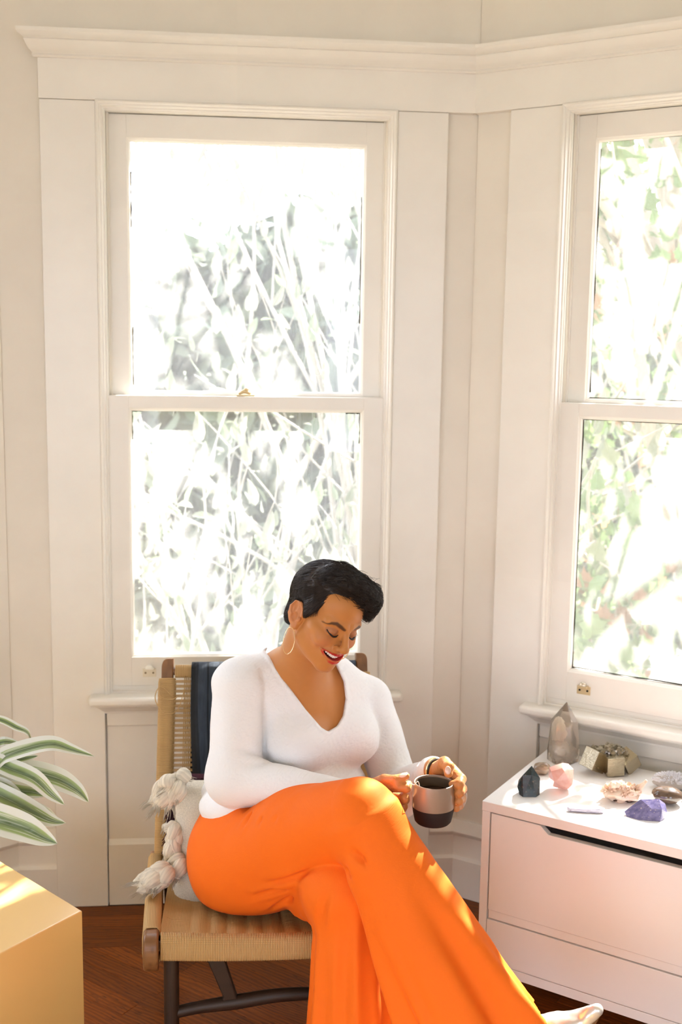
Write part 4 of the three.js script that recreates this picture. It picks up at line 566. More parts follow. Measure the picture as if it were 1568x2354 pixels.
  const skinC = (x, y, z) => {
    const p = toL(x, y, z), a = Math.abs(p[0]); let c = SKIN.slice(); const m = 1 + 0.05 * fbm(x * 60, y * 60, z * 60, 3); c = c.map((v) => v * m);
    if (p[2] > 0.03 && p[1] < 0.04 && p[1] > -0.12) {
      c = tint(c, [0.6, 0.21, 0.12], 0.35 * Math.exp(-((a - 0.042) ** 2 + (p[1] + 0.038) ** 2) / 0.0004));
      let b = 1; for (const f of browSeg) b = Math.min(b, f(a, p[1], 0)); c = tint(c, [0.055, 0.025, 0.014], 0.93 * sstep(0.0016, -0.0012, b));
      const e = lid(a, p[1], p[2]); if (e < 0.002 && p[1] > -0.013) c = tint(c, [0.36, 0.15, 0.085], 0.55 * sstep(0.002, 0, e));
      let l = 1; for (const f of lipU) l = Math.min(l, f(a, p[1], p[2])); for (const f of lipL) l = Math.min(l, f(a, p[1], p[2])); if (p[1] < -0.05) c = tint(c, [0.52, 0.022, 0.014], sstep(0.0018 - 0.03 * Math.max(0, a - 0.012), 0.0009 - 0.03 * Math.max(0, a - 0.012), l) * sstep(0.0405, 0.0385, a));
      const mo = mouth(p[0], mouthY(p[0], p[1]), p[2]); if (mo < 0.0012) c = p[2] < 0.073 - 9.5 * a * a ? [0.1, 0.016, 0.012] : [0.5, 0.022, 0.014];
    }
    if (a > 0.074 && a < 0.096 && p[2] < 0.01 && p[1] < 0.02 && p[1] > -0.055) c = tint(c, [0.6, 0.24, 0.13], 0.4);
    return c;
  };
  const headMesh = nets(skinF, [0.02, 0.71, -2.62], [0.36, 1.19, -2.2], 0.0016, skinC, 1.5);

  // --- hands, each on its own grid
  const nail = [];
  const hand = (w, mcp, fingers, thumb, lo, hi, nails) => {
    const parts = []; for (const m of mcp) parts.push([rcone(w, m, 0.021, 0.0125), 0.016]);
    const chains = [...fingers, thumb].map((f) => { const c = []; for (let i = 1; i < f.length; i++) c.push(rcone(f[i - 1].slice(0, 3), f[i].slice(0, 3), f[i - 1][3], f[i][3])); return c; });
    const F = (x, y, z) => { let d = 1; for (const [f, k] of parts) d = smin(d, f(x, y, z), k); chains.forEach((c, i) => { let e = 1; for (const s of c) e = smin(e, s(x, y, z), 0.003); d = i === 0 && d === 1 ? e : smin(d, e, 0.005); }); return d + 0.0005 * noise(x * 220, y * 220, z * 220); };
    const C = (x, y, z) => { const m = 1 + 0.06 * fbm(x * 80, y * 80, z * 80, 3); let c = SKIN.map((v) => v * m); let kn = 0; for (const f of fingers) for (let i = 0; i < f.length - 1; i++) kn = Math.max(kn, Math.exp(-((x - f[i][0]) ** 2 + (y - f[i][1]) ** 2 + (z - f[i][2]) ** 2) / 0.00012)); c = tint(c, [0.5, 0.19, 0.095], 0.35 * kn); return c; };
    return nets(F, lo, hi, 0.0021, C, 1.4);
  };
  const q = (p, r) => [...p, r];
  const RH = hand([0.2815, 0.6972, -2.215], [[0.3023, 0.737, -2.14], [0.3063, 0.7164, -2.14], [0.311, 0.6972, -2.145], [0.3155, 0.6796, -2.155]],
    [[q([0.3016, 0.74, -2.135], 0.0118), q([0.3243, 0.7533, -2.108], 0.0108), q([0.3415, 0.7518, -2.104], 0.0095), q([0.3487, 0.7517, -2.122], 0.0078)], [q([0.3061, 0.7172, -2.138], 0.0115), q([0.3379, 0.7289, -2.106], 0.0102), q([0.3437, 0.718, -2.125], 0.0088), q([0.3288, 0.71, -2.145], 0.0082)], [q([0.3106, 0.6995, -2.142], 0.0108), q([0.3366, 0.7088, -2.112], 0.0095), q([0.3395, 0.6982, -2.13], 0.0085), q([0.326, 0.6918, -2.148], 0.0078)], [q([0.3147, 0.6818, -2.15], 0.0095), q([0.3327, 0.6865, -2.125], 0.0084), q([0.3333, 0.6791, -2.14], 0.0075), q([0.3233, 0.6769, -2.152], 0.007)]],
    [q([0.2854, 0.7208, -2.19], 0.0165), q([0.3013, 0.7559, -2.135], 0.0125), q([0.3211, 0.7646, -2.112], 0.0108), q([0.3413, 0.7734, -2.112], 0.0078)], [0.215, 0.64, -2.25], [0.375, 0.81, -2.07]);
  const LH = hand([0.423, 0.7423, -2.215], [[0.4436, 0.7652, -2.165], [0.4526, 0.744, -2.175], [0.4551, 0.7247, -2.18], [0.4541, 0.7086, -2.182]],
    [[q([0.444, 0.7679, -2.158], 0.0122), q([0.4566, 0.7611, -2.12], 0.0108), q([0.4491, 0.7583, -2.1], 0.0095), q([0.4398, 0.7504, -2.12], 0.0085)], [q([0.4521, 0.7468, -2.168], 0.0118), q([0.4595, 0.7388, -2.122], 0.0106), q([0.4505, 0.7407, -2.1], 0.0093), q([0.4404, 0.7327, -2.12], 0.0083)], [q([0.4549, 0.7288, -2.17], 0.0112), q([0.459, 0.718, -2.125], 0.0102), q([0.4504, 0.7201, -2.105], 0.0088), q([0.4413, 0.7141, -2.122], 0.008)], [q([0.4539, 0.7127, -2.172], 0.0095), q([0.4569, 0.7, -2.13], 0.0086), q([0.4469, 0.7032, -2.112], 0.0078), q([0.4414, 0.6997, -2.125], 0.007)]],
    [q([0.4228, 0.7559, -2.19], 0.0165), q([0.4244, 0.7904, -2.135], 0.0132), q([0.4281, 0.7918, -2.112], 0.0115), q([0.4267, 0.7806, -2.103], 0.0088)], [0.36, 0.64, -2.27], [0.51, 0.84, -2.04]);
  // forearms inside the sleeves join hands and body
  const bodyG = mergeGeometries([headMesh, RH, LH].map((g) => g.toNonIndexed()));
  wpart(person, 'body', bodyG, skin);
  // nails
  const nailMat = phys(new THREE.Color().setRGB(0.78, 0.52, 0.42), 0.22, { clearcoat: 0.6 });
  const nailAt = (p, n, d, w, l) => { const g = new THREE.SphereGeometry(1, 16, 10); g.scale(w, 0.0016, l); const z = V(d).normalize(), y = V(n).addScaledVector(z, -V(n).dot(z)).normalize(), x = y.clone().cross(z); g.applyMatrix4(new THREE.Matrix4().makeBasis(x, y, z)); g.translate(...p); return g; };
  const cam = (p) => { const d = V(0, EYE, 0).sub(V(p)); return d.normalize(); };
  for (const [p, d, up, w, l] of [[[0.4241, 0.79, -2.0955], [0.02, -0.9, 0.35], [0.05, 0.4, 0.9], 0.0062, 0.0085], [[0.3347, 0.7786, -2.104], [0.93, 0.3, 0.1], [-0.1, 0.85, 0.45], 0.0055, 0.0085]]) wpart(person, 'fingernail', nailAt(p, up, d, w, l), nailMat);

  // --- sweater
  const dirC = V([0.159, 0.8454, -2.42]).sub(V(0, EYE, 0)).normalize(), ru = V(0, 1, 0).cross(dirC).normalize().negate(), rv = ru.clone().cross(dirC).normalize().negate();
  if (ru.x < 0) ru.negate(); if (rv.y < 0) rv.negate();
  const pr = (p) => [p[0] * ru.x + p[1] * ru.y + p[2] * ru.z, p[0] * rv.x + p[1] * rv.y + p[2] * rv.z];
  const VN = [[0.0609, 0.9542, -2.42], [0.0727, 0.94, -2.42], [0.1064, 0.8859, -2.42], [0.1564, 0.8147, -2.42], [0.1926, 0.7719, -2.42], [0.2077, 0.7612, -2.42], [0.2295, 0.7733, -2.42], [0.2431, 0.7968, -2.42], [0.2495, 0.8358, -2.42], [0.2449, 0.8789, -2.42], [0.2284, 0.9159, -2.42], [0.2138, 0.9768, -2.42], [0.0938, 1.0081, -2.42]].map(pr);
  const poly = (px, py) => { let d = 1e9, s = 1; for (let i = 0, j = VN.length - 1; i < VN.length; j = i++) { const a = VN[i], b = VN[j], ex = b[0] - a[0], ey = b[1] - a[1], wx = px - a[0], wy = py - a[1], t = clamp((wx * ex + wy * ey) / (ex * ex + ey * ey)), qx = wx - ex * t, qy = wy - ey * t; d = Math.min(d, qx * qx + qy * qy); const c1 = py >= a[1], c2 = py < b[1], c3 = ex * wy > ey * wx; if ((c1 && c2 && c3) || (!c1 && !c2 && !c3)) s = -s; } return s * Math.sqrt(d); };
  const ER = [-0.0059, 0.6786, -2.36], WR = [0.2947, 0.6825, -2.185], EL = [0.3849, 0.5768, -2.5], WL = [0.4204, 0.7296, -2.235];
  const upR = rcone(SR, ER, 0.066, 0.058), foR = rcone(ER, WR, 0.054, 0.034), upL = rcone(SL, EL, 0.058, 0.054), foL = rcone(EL, WL, 0.054, 0.032), hem = ellip([0.0371, 0.5889, -2.45], [0.125, 0.05, 0.115], TM), hemTail = ellip([-0.045, 0.5871, -2.5], [0.036, 0.036, 0.045]), cuffL = ellip([0.4183, 0.7384, -2.23], [0.03, 0.026, 0.03]);
  const sleeveBump = (x, y, z) => 0.0035 * fbm(x * 14, y * 14, z * 14, 2);
  // creases: [a, b, depth, width]
  const seg = (a, b) => { const f = rcone(a, b, 0, 0), d = [b[0] - a[0], b[1] - a[1], b[2] - a[2]], l2 = d[0] * d[0] + d[1] * d[1] + d[2] * d[2]; f.fade = (x, y, z) => { const h = clamp(((x - a[0]) * d[0] + (y - a[1]) * d[1] + (z - a[2]) * d[2]) / l2); return sstep(0, 0.4, h) * sstep(0, 0.3, 1 - h); }; return f; }, creS = [[[0.0664, 0.7175, -2.36], [0.0159, 0.7579, -2.33], 0.006, 0.012], [[0.0752, 0.7118, -2.33], [0.0252, 0.7393, -2.3], 0.006, 0.013], [[0.0588, 0.8986, -2.4], [0.0669, 0.718, -2.38], 0.006, 0.012], [[0.3506, 0.817, -2.5], [0.3438, 0.7173, -2.48], 0.006, 0.012], [[0.055, 0.9209, -2.41], [0.0933, 0.8591, -2.38], 0.003, 0.01], [[0.4198, 0.683, -2.42], [0.3877, 0.6648, -2.42], 0.006, 0.012]].map((c) => [seg(c[0], c[1]), c[2], c[3]]);
  const sweaterF = (x, y, z) => {
    let t = torsoF(x, y, z, true) - 0.005; t = smin(t, neckFoot(x, y, z), 0.04); const be = belly(x, y, z) - 0.004; t = smin(t, be, 0.012); t = smin(t, hem(x, y, z), 0.04);
    const r = smin(upR(x, y, z), foR(x, y, z), 0.035), l = smin(upL(x, y, z), foL(x, y, z), 0.03), k = lerp(0.008, 0.045, sstep(0.82, 0.9, y));
    let d = smin(t, smin(r, hemTail(x, y, z), 0.02), k); d = smin(d, smin(l, cuffL(x, y, z), 0.012), k);
    if (d < 0.03) { for (const [f, a, w] of creS) { const e = f(x, y, z); if (e < w * 3) d += a * Math.exp(-((e / w) ** 2)); } d += sleeveBump(x, y, z) + 0.0006 * noise(x * 130, y * 130, z * 130); }
    const pq = poly(x * ru.x + y * ru.y + z * ru.z, x * rv.x + y * rv.y + z * rv.z);
    { const edge = Math.abs(pq - 0.004); d -= 0.0022 * Math.exp(-((edge / 0.004) ** 2)); d = smax(d, -pq, 0.005); }
    // open cuffs
    d = Math.max(d, ((x - WL[0]) * 0.35 + (y - WL[1]) * 0.1 + (z - WL[2]) * 0.93) - 0.018); 
    return d;
  };
  wpart(person, 'sweater', nets(sweaterF, [-0.14, 0.5, -2.72], [0.48, 0.965, -2.08], 0.004, null, 1.5), knit);

  // --- trousers
  const frame = (a, b, wide) => { const ax = V(b).sub(V(a)), L = ax.length(); ax.normalize(); const w = V(wide).addScaledVector(ax, -V(wide).dot(ax)).normalize(), t = ax.clone().cross(w); return [a, L, ax, w, t]; };
  const econe = (fr, r0, r1, flute) => { const [a, L, ax, w, t] = fr; return (x, y, z) => { const px = x - a[0], py = y - a[1], pz = z - a[2], s = px * ax.x + py * ax.y + pz * ax.z, h = clamp(s / L), u = px * w.x + py * w.y + pz * w.z, v = px * t.x + py * t.y + pz * t.z, ra = lerp(r0[0], r1[0], h), rb = lerp(r0[1], r1[1], h); let k = Math.hypot(u / ra, v / rb); const over = Math.max(-s, s - L, 0); let d = (k - 1) * Math.min(ra, rb) * (k > 1 ? 1 : 1); if (flute) d += flute(Math.atan2(v / rb, u / ra), h, s); return over > 0 ? Math.hypot(Math.max(d, 0), over) + Math.min(d, 0) : d; }; };
  const hipT = rcone([0.0278, 0.461, -2.39], [0.1457, 0.5923, -2.24], 0.131, 0.106), thT = rcone([0.1457, 0.5923, -2.24], [0.2483, 0.7089, -2.085], 0.106, 0.071), pelvis = rcone([0.0422, 0.4733, -2.43], [0.0893, 0.4538, -2.48], 0.135, 0.11), waistP = rcone([0.0473, 0.4784, -2.43], [0.0696, 0.5434, -2.45], 0.135, 0.128), thB0 = rcone([0.099, 0.4358, -2.46], [0.1858, 0.4639, -2.28], 0.07, 0.088), thB = rcone([0.1858, 0.4639, -2.28], [0.2179, 0.5189, -2.15], 0.088, 0.083);
  const RA = [0.2542, 0.703, -2.075], RB = [0.4537, 0.3259, -1.935], rdir = [0.9, 0.42, 0.1];
  const shR = econe(frame(RA, RB.map((v, i) => v + (v - RA[i]) * 0.12), rdir), [0.068, 0.066], [0.142, 0.072], (a, h) => h * h * (0.012 * Math.cos(a * 5 + 0.7) + 0.008 * Math.cos(a * 9 + 2.0 + h * 1.5)));
  const LA = [0.2331, 0.5273, -2.14], LB = [0.2346, 0.094, -2.06], shL = econe(frame(LA, LB, [1, 0, 0.1]), [0.07, 0.078], [0.098, 0.082], (a, h) => h * (0.010 * Math.cos(a * 6 + 1.2) + 0.007 * Math.cos(a * 11 + 0.4)));
  const kneeB = ellip([0.2203, 0.5337, -2.13], [0.082, 0.075, 0.08]);
  const creP = [
    [[0.1706, 0.5657, -2.13], [0.016, 0.4449, -2.24], 0.0045, 0.010], [[0.1715, 0.5493, -2.14], [0.0637, 0.4042, -2.27], 0.004, 0.010], [[0.1768, 0.5905, -2.1], [0.0522, 0.5037, -2.2], 0.004, 0.011], [[0.0161, 0.6443, -2.31], [-0.0594, 0.5776, -2.3], 0.0035, 0.008], [[0.0908, 0.665, -2.28], [-0.012, 0.599, -2.25], 0.0035, 0.0075], [[0.1354, 0.6923, -2.24], [0.0335, 0.63, -2.2], 0.0032, 0.0075], [[0.1603, 0.713, -2.2], [0.0689, 0.6473, -2.17], 0.003, 0.0075], [[-0.0217, 0.6315, -2.3], [-0.0689, 0.5579, -2.3], 0.003, 0.01],
    [[0.2161, 0.6748, -2.02], [0.2827, 0.6199, -2], 0.005, 0.014], [[0.2112, 0.6293, -2.05], [0.2765, 0.5701, -2.01], 0.006, 0.016], [[0.2749, 0.5843, -2], [0.3966, 0.3204, -1.88], 0.0045, 0.018], [[0.3042, 0.5436, -1.99], [0.4631, 0.3172, -1.88], 0.0035, 0.02], [[0.3465, 0.5974, -1.97], [0.5266, 0.3387, -1.87], 0.004, 0.022], [[0.1443, 0.486, -2.2], [0.1388, 0.3901, -2.25], 0.004, 0.008], [[0.1546, 0.5114, -2.15], [0.1563, 0.4067, -2.2], 0.004, 0.008], [[0.1956, 0.5154, -2.05], [0.163, 0.2638, -1.98], 0.005, 0.014], [[0.2211, 0.5513, -2.05], [0.198, 0.2063, -1.98], 0.006, 0.014], [[0.2649, 0.5314, -2.05], [0.2626, 0.2029, -1.98], 0.006, 0.015], [[0.1869, 0.5749, -2.06], [0.163, 0.4592, -2.07], 0.003, 0.012]].map((c) => [seg(c[0], c[1]), c[2], c[3]]);
  const hemN = V(0.72, -0.68, 0).addScaledVector(V(0, 0, 1), 0.12).normalize(), hemP = V([0.5891, 0.3713, -1.95]);
  const trouserF = (x, y, z) => {
    let top = smin(hipT(x, y, z), thT(x, y, z), 0.03); top = smin(top, pelvis(x, y, z), 0.05); top = smin(top, waistP(x, y, z), 0.05);
    let s1 = shR(x, y, z); s1 = Math.max(s1, (x - hemP.x) * hemN.x + (y - hemP.y) * hemN.y + (z - hemP.z) * hemN.z); top = smin(top, s1, 0.035);
    let low = smin(Math.min(thB(x, y, z), thB0(x, y, z)), kneeB(x, y, z), 0.03); low = smin(low, shL(x, y, z), 0.03); low = Math.max(low, 0.03 - y);
    let d = smin(top, low, 0.008);
    if (d < 0.04) { for (const [f, a, w] of creP) { const e = f(x, y, z); if (e < w * 3.2) { const t = e / w; d += a * f.fade(x, y, z) * (1.9 * Math.exp(-t * t) - 0.8 * Math.exp(-((t - 1.45) ** 2))); } } d += 0.0028 * fbm(x * 11 + 3, y * 11, z * 11, 2); }
    // sits on the woven seat
    const seat = lerp(0.392, 0.33, clamp((-2.2 - z) / 0.5)); if (z < -2.17) d = smax(d, (seat - y) * 0.98 + 0.0, 0.03);
    return d;
  };
  const waistTop = (x, y, z) => y - 0.62;
  wpart(person, 'trousers', nets((x, y, z) => Math.max(trouserF(x, y, z), waistTop(x, y, z) > 0 && z < -2.3 ? waistTop(x, y, z) : -1), [-0.13, 0.015, -2.66], [0.64, 0.83, -1.8], 0.0042, null, 1.7), orange);

  // --- shoe on the crossed leg
  const silver = phys(new THREE.Color().setRGB(0.78, 0.74, 0.68), 0.28, { metalness: 0.55, clearcoat: 0.4 });
  const sole = std(0x6b4a2c, 0.6), HE = [0.553, 0.2975, -1.95], TO = [0.6726, 0.4074, -1.86], mid = [0.6149, 0.3369, -1.9];
  const ank = rcone([0.5137, 0.3711, -1.96], [0.5483, 0.307, -1.95], 0.04, 0.038), foot1 = rcone(HE, mid, 0.038, 0.034), foot2 = rcone(mid, TO, 0.033, 0.012), opening = ellip([0.5621, 0.3714, -1.93], [0.05, 0.03, 0.03]);
  const shoeF = (x, y, z) => { let d = smin(foot1(x, y, z), foot2(x, y, z), 0.02); d = smin(d, ank(x, y, z), 0.02); d += 0.0016 * noise(x * 60, y * 60, z * 60); const p = V([0.5744, 0.3917, -1.9]), w = rcone([0.5677, 0.3902, -1.9], [0.6412, 0.3954, -1.87], 0, 0)(x, y, z); return d + 0.006 * Math.exp(-((w / 0.013) ** 2)); };
  const shoe = wpart(person, 'shoe', nets(shoeF, [0.48, 0.26, -2.05], [0.78, 0.48, -1.78], 0.003, null, 1.5), silver);
  wpart(shoe, 'sole', tube([[0.5601, 0.2716, -1.94], [0.6174, 0.3101, -1.89], [0.6578, 0.3668, -1.865], [0.6812, 0.4095, -1.856]], [0.008, 0.01, 0.008, 0.003], 20, 10), sole);

  // --- teeth
  const th = []; for (let i = -5.5; i <= 5.5; i++) { const x = i * 0.0054, w = Math.abs(i) < 1 ? 0.0059 : 0.0053, h = 0.0122 - Math.abs(i) * 0.001, g = new RoundedBoxGeometry(w, h, 0.006, 3, 0.0022); g.rotateY(x * 19); g.translate(x, -0.0588 - h / 2 + 8.6 * x * x, 0.0815 - 9.5 * x * x); th.push(g); }
  hpart('teeth', merge(th), phys(0xf3ece0, 0.2, { clearcoat: 0.5 }));
  // --- lashes
  const lash2 = []; for (const s of [1, -1]) { lash2.push(tube(lash.map((p) => [p[0] * s, p[1], p[2] + 0.0012]), [0.0008, 0.0017, 0.0019, 0.0018, 0.0008], 24, 6)); const cv = new THREE.CatmullRomCurve3(lash.map((p) => V(p[0] * s, p[1], p[2] + 0.001))); for (let i = 0; i < 26; i++) { const t = 0.15 + 0.85 * (i / 25), p = cv.getPoint(t), d = V(s * (t - 0.35) * 0.5, -0.62, 0.75).normalize(), l = 0.003 + 0.004 * t; lash2.push(tube([p, p.clone().addScaledVector(d, l * 0.55), p.clone().addScaledVector(d, l).add(V(0, 0.0008, 0))], [0.00045, 0.00015], 4, 3)); } }
  hpart('eyelashes', merge(lash2), std(0x0d0706, 0.6));

  // --- hair
  const hairMat = phys(new THREE.Color().setRGB(0.02, 0.011, 0.0075), 0.44, { specularIntensity: 0.75 });
  const capE = ellip([0, 0.037, -0.018], [0.0795, 0.0845, 0.0995]), quiff = [ellip([-0.006, 0.098, 0.026], [0.05, 0.027, 0.055]), ellip([0.026, 0.088, 0.058], [0.036, 0.029, 0.036]), ellip([0.047, 0.076, 0.062], [0.023, 0.03, 0.024]), ellip([0.053, 0.056, 0.073], [0.009, 0.024, 0.011])], sideF = ellip([-0.07, 0.018, 0.022], [0.009, 0.03, 0.022]), sideL = ellip([0.07, 0.016, 0.02], [0.009, 0.03, 0.02]), nape = ellip([0, -0.035, -0.072], [0.05, 0.045, 0.03]);
  const HL = [[0, 0.074], [12, 0.0765], [38, 0.073], [50, 0.062], [54.5, 0.042], [60, 0.022], [70, 0.008], [80, -0.011], [86, -0.014], [90, 0.014], [100, 0.021], [112, 0.016], [120, -0.03], [130, -0.056], [150, -0.066], [180, -0.068]];
  const hairline = (x, y, z) => { const th = Math.atan2(Math.abs(x), z) / D2R; let i = 0; while (i < HL.length - 2 && HL[i + 1][0] < th) i++; const t = clamp((th - HL[i][0]) / (HL[i + 1][0] - HL[i][0])); return (lerp(HL[i][1], HL[i + 1][1], t) - y) * 0.7; };
  const earHole = ellip([0.079, -0.014, -0.012], [0.03, 0.031, 0.020]);
  const hairF = (x, y, z) => {
    let d = capE(x, y, z); d = smin(d, nape(x, y, z), 0.02); d = smin(d, sideF(x, y, z), 0.012); d = smin(d, sideL(x, y, z), 0.012);
    d = smax(d, hairline(x, y, z), 0.006); d = smax(d, -earHole(Math.abs(x), y, z), 0.004); let qd = 1; for (const f of quiff) qd = smin(qd, f(x, y, z), 0.018); d = smin(d, qd, 0.02);
    if (d < 0.02) { const side = y < 0.075 || z < -0.02; d += side ? 0.0014 * noise(z * 90 + y * 60, x * 20 + y * 12, 3) : 0.006 * fbm(x * 48, y * 40, z * 48, 3); }
    return d; };
  const hg = nets(hairF, [-0.1, -0.09, -0.13], [0.1, 0.15, 0.125], 0.0024, null, 1.5); const hair = hpart('hair', hg, hairMat);
  const R = rng(17), strands = [], grad = (p) => { const e = 0.002; return V(hairF(p.x + e, p.y, p.z) - hairF(p.x - e, p.y, p.z), hairF(p.x, p.y + e, p.z) - hairF(p.x, p.y - e, p.z), hairF(p.x, p.y, p.z + e) - hairF(p.x, p.y, p.z - e)).normalize(); };
  const P0 = hg.attributes.position, inv = headMatrix.clone().invert(), wm = person.matrixWorld;
  for (let s = 0; s < 7000; s++) {
    const i = Math.floor(R() * P0.count), p = V(P0.getX(i), P0.getY(i), P0.getZ(i)).applyMatrix4(wm).applyMatrix4(inv), pts = []; const top = p.y > 0.075 && p.z > -0.03 || p.z > 0.06; if (p.y < -0.05 && R() < 0.5) continue;
    let dir = top ? V(0.55 + 0.3 * R(), 0.28 * (R() - 0.3), 0.62) : p.x < 0 || p.x < 0.03 ? V(-0.12, -0.62, -0.78 + 0.5 * sstep(0, 0.05, p.z)) : V(0.12, -0.62, -0.7 + 0.5 * sstep(0, 0.05, p.z));
    const n = 7, st = (top ? 0.0055 : 0.0072) * (0.7 + 0.6 * R()), curl = (R() - 0.5) * (top ? 0.9 : 0.25), lift = top ? 0.0025 + R() * 0.004 : 0.0008 + R() * 0.0012; let c = p.clone();
    for (let k = 0; k < n; k++) { const g = grad(c), d = hairF(c.x, c.y, c.z), tgt = lift * Math.sin(((k + 0.6) / n) * Math.PI) * (top ? 1.4 : 1) + (top && k > 4 ? (k - 4) * 0.0012 * R() : 0); c.addScaledVector(g, tgt - d); pts.push(c.clone()); dir.addScaledVector(g, -dir.dot(g)).normalize(); const sdv = g.clone().cross(dir); dir.addScaledVector(sdv, curl * 0.35).normalize(); c = c.clone().addScaledVector(dir, st); if (hairline(c.x, c.y, c.z) > (top ? 0.08 : 0.004)) break; }
    if (pts.length > 3) strands.push(tube(pts, [0.0003, 0.00042, 0.00018], pts.length + 1, 3));
  }
  // sideburn wisps, forelock and fly-away hairs
  for (let i = 0; i < 130; i++) { const f = R(), a = V(-0.0735 + 0.005 * f, 0.012 + 0.022 * f, 0.008 + f * 0.03); strands.push(tube([a, a.clone().add(V(-0.0005, -0.009, 0.002 + R() * 0.003)), a.clone().add(V(0.001 + 0.001 * R(), -0.016 - R() * 0.008, 0.004 + R() * 0.004))], [0.0004, 0.00015], 5, 3)); }
  for (let i = 0; i < 260; i++) { const a = V(0.026 + R() * 0.03, 0.09 + (R() - 0.5) * 0.02, 0.078 + R() * 0.014), b = V(0.044 + R() * 0.016, 0.062 + R() * 0.018, 0.084 + R() * 0.008), c = V(0.048 + R() * 0.012, 0.03 + R() * 0.025, 0.08 + R() * 0.008); strands.push(tube([a, b, c], [0.0005, 0.0005, 0.0002], 8, 3)); }
  for (let i = 0; i < 120; i++) { const a = V((R() - 0.4) * 0.09, 0.118 - R() * 0.02, -0.01 + R() * 0.08), d = V(0.5 + R() * 0.4, 0.3 + R() * 0.5, (R() - 0.3)).normalize(), l = 0.012 + R() * 0.02; strands.push(tube([a, a.clone().addScaledVector(d, l * 0.5).add(V(0, 0.003, 0)), a.clone().addScaledVector(d, l).add(V(0.004 * (R() - 0.5), -0.004, 0.004))], [0.0004, 0.0002], 6, 3)); }
  const sg = merge(strands); sg.applyMatrix4(headMatrix); const sm = wpart(hair, 'strands', sg, hairMat); sm.userData.kind = 'stuff';

  // --- jewellery: hoop earrings, rings, bracelet
  const gold = phys(new THREE.Color().setRGB(0.95, 0.78, 0.5), 0.18, { metalness: 1 });
  for (const s of [1, -1]) { const g = new THREE.TorusGeometry(0.0298, 0.00125, 10, 60); if (s < 0) g.scale(0.42, 1, 1); else g.scale(0.8, 1, 1); const d = V(toW([s * 0.073, -0.0475, -0.006])); g.rotateY(s < 0 ? 0.15 : 0.05); g.rotateZ(s < 0 ? -0.12 : 0.1); g.translate(d.x - (s < 0 ? 0.0085 : -0.003), d.y - (s < 0 ? 0.027 : 0.029), d.z + (s < 0 ? 0.004 : 0.0)); wpart(person, 'hoop_earring', g, gold); }
  const ring = (c, axis, r) => { const g = new THREE.TorusGeometry(r, 0.0009, 8, 30); g.applyQuaternion(new THREE.Quaternion().setFromUnitVectors(V(0, 0, 1), V(axis).normalize())); g.translate(...c); wpart(person, 'finger_ring', g, gold); };
  ring([0.4481, 0.7567, -2.104], [-0.85, 0.0, -0.5], 0.0099); ring([0.4487, 0.7391, -2.104], [-0.85, 0, -0.5], 0.0096); ring([0.4483, 0.7189, -2.108], [-0.85, 0, -0.5], 0.0091);
  const bw = V([0.4221, 0.7442, -2.21]), bm = [[0, gold, 'bracelet'], [0.006, std(0x17100c, 0.4), 'bracelet']];
  for (const [o, m, n] of bm) { const ax = V(0.36, 0.08, 0.93).normalize(), g = new THREE.TorusGeometry(0.0245, 0.0024, 10, 40); g.scale(1, 1.08, 1); g.applyQuaternion(new THREE.Quaternion().setFromUnitVectors(V(0, 0, 1), ax)); g.translate(bw.x + ax.x * o, bw.y + ax.y * o, bw.z + ax.z * o); wpart(person, n, g, m); }
}

// ---------------------------------------------------------------- mug with tea
{
  const B = [0.4006, 0.6738, -2.12], mug = thing('mug', [B[0], B[1] - 0.002, B[2]], 'two-tone stoneware mug, speckled pale glaze above a dark brown band, held in both hands', 'mug');
  const speck = tex(256, 128, (u, v) => { const s = sstep(0.42, 0.6, fbm(u * 60, v * 30, 4, 2)), n = 0.93 + 0.06 * fbm(u * 8, v * 5, 2, 3) - 0.3 * s; return [n, n * 0.975, n * 0.94]; });
  const H = 0.0845, body = part(mug, 'body', lathe([[0, 0], [0.034, 0], [0.0375, 0.004], [0.0415, 0.022], [0.0432, 0.0345]], 64), std(new THREE.Color().setRGB(0.009, 0.004, 0.0035), 0.75));
  part(mug, 'glazed_wall', lathe([[0.0432, 0.0345], [0.0434, 0.05], [0.0426, 0.066], [0.0411, H - 0.002], [0.0403, H], [0.0388, H + 0.0004], [0.0372, H - 0.001], [0.0374, 0.062], [0.037, 0.02], [0.03, 0.008], [0, 0.006]], 64), phys(0xffffff, 0.32, { map: speck, color: new THREE.Color().setRGB(0.36, 0.26, 0.195), clearcoat: 1, clearcoatRoughness: 0.25 }));
  part(mug, 'inner_glaze', lathe([[0.0372, H - 0.004], [0.0368, 0.06], [0.0364, 0.02], [0.03, 0.0085], [0, 0.0068]], 48).scale(0.996, 1, 0.996), new THREE.MeshPhysicalMaterial({ color: new THREE.Color().setRGB(0.1, 0.075, 0.05), roughness: 0.3, side: THREE.DoubleSide }));
  part(mug, 'tea', lathe([[0, 0.062], [0.0362, 0.062], [0.0362, 0.06], [0, 0.06]], 48), phys(new THREE.Color().setRGB(0.035, 0.014, 0.006), 0.04));
  part(mug, 'handle', tube([[0.0415, 0.064, -0.006], [0.058, 0.067, -0.01], [0.067, 0.05, -0.012], [0.06, 0.027, -0.01], [0.042, 0.022, -0.006]], [0.006, 0.0055, 0.0055, 0.0055, 0.006], 28, 12), std(new THREE.Color().setRGB(0.5, 0.42, 0.35), 0.4));
  const w = [0.3475, 0.7573, -2.115], e = [0.3601, 0.7719, -2.085]; const str = thing('teabag_string', w, 'thin white teabag string from her pinched fingers over the mug rim', 'string');
  wpart(str, 'string', tube([w, [0.3512, 0.7614, -2.1], [0.3554, 0.7644, -2.088], e, [0.3659, 0.7637, -2.098], [0.3692, 0.7498, -2.105]], 0.0008, 30, 6), std(0xf2ece0, 0.8));
}

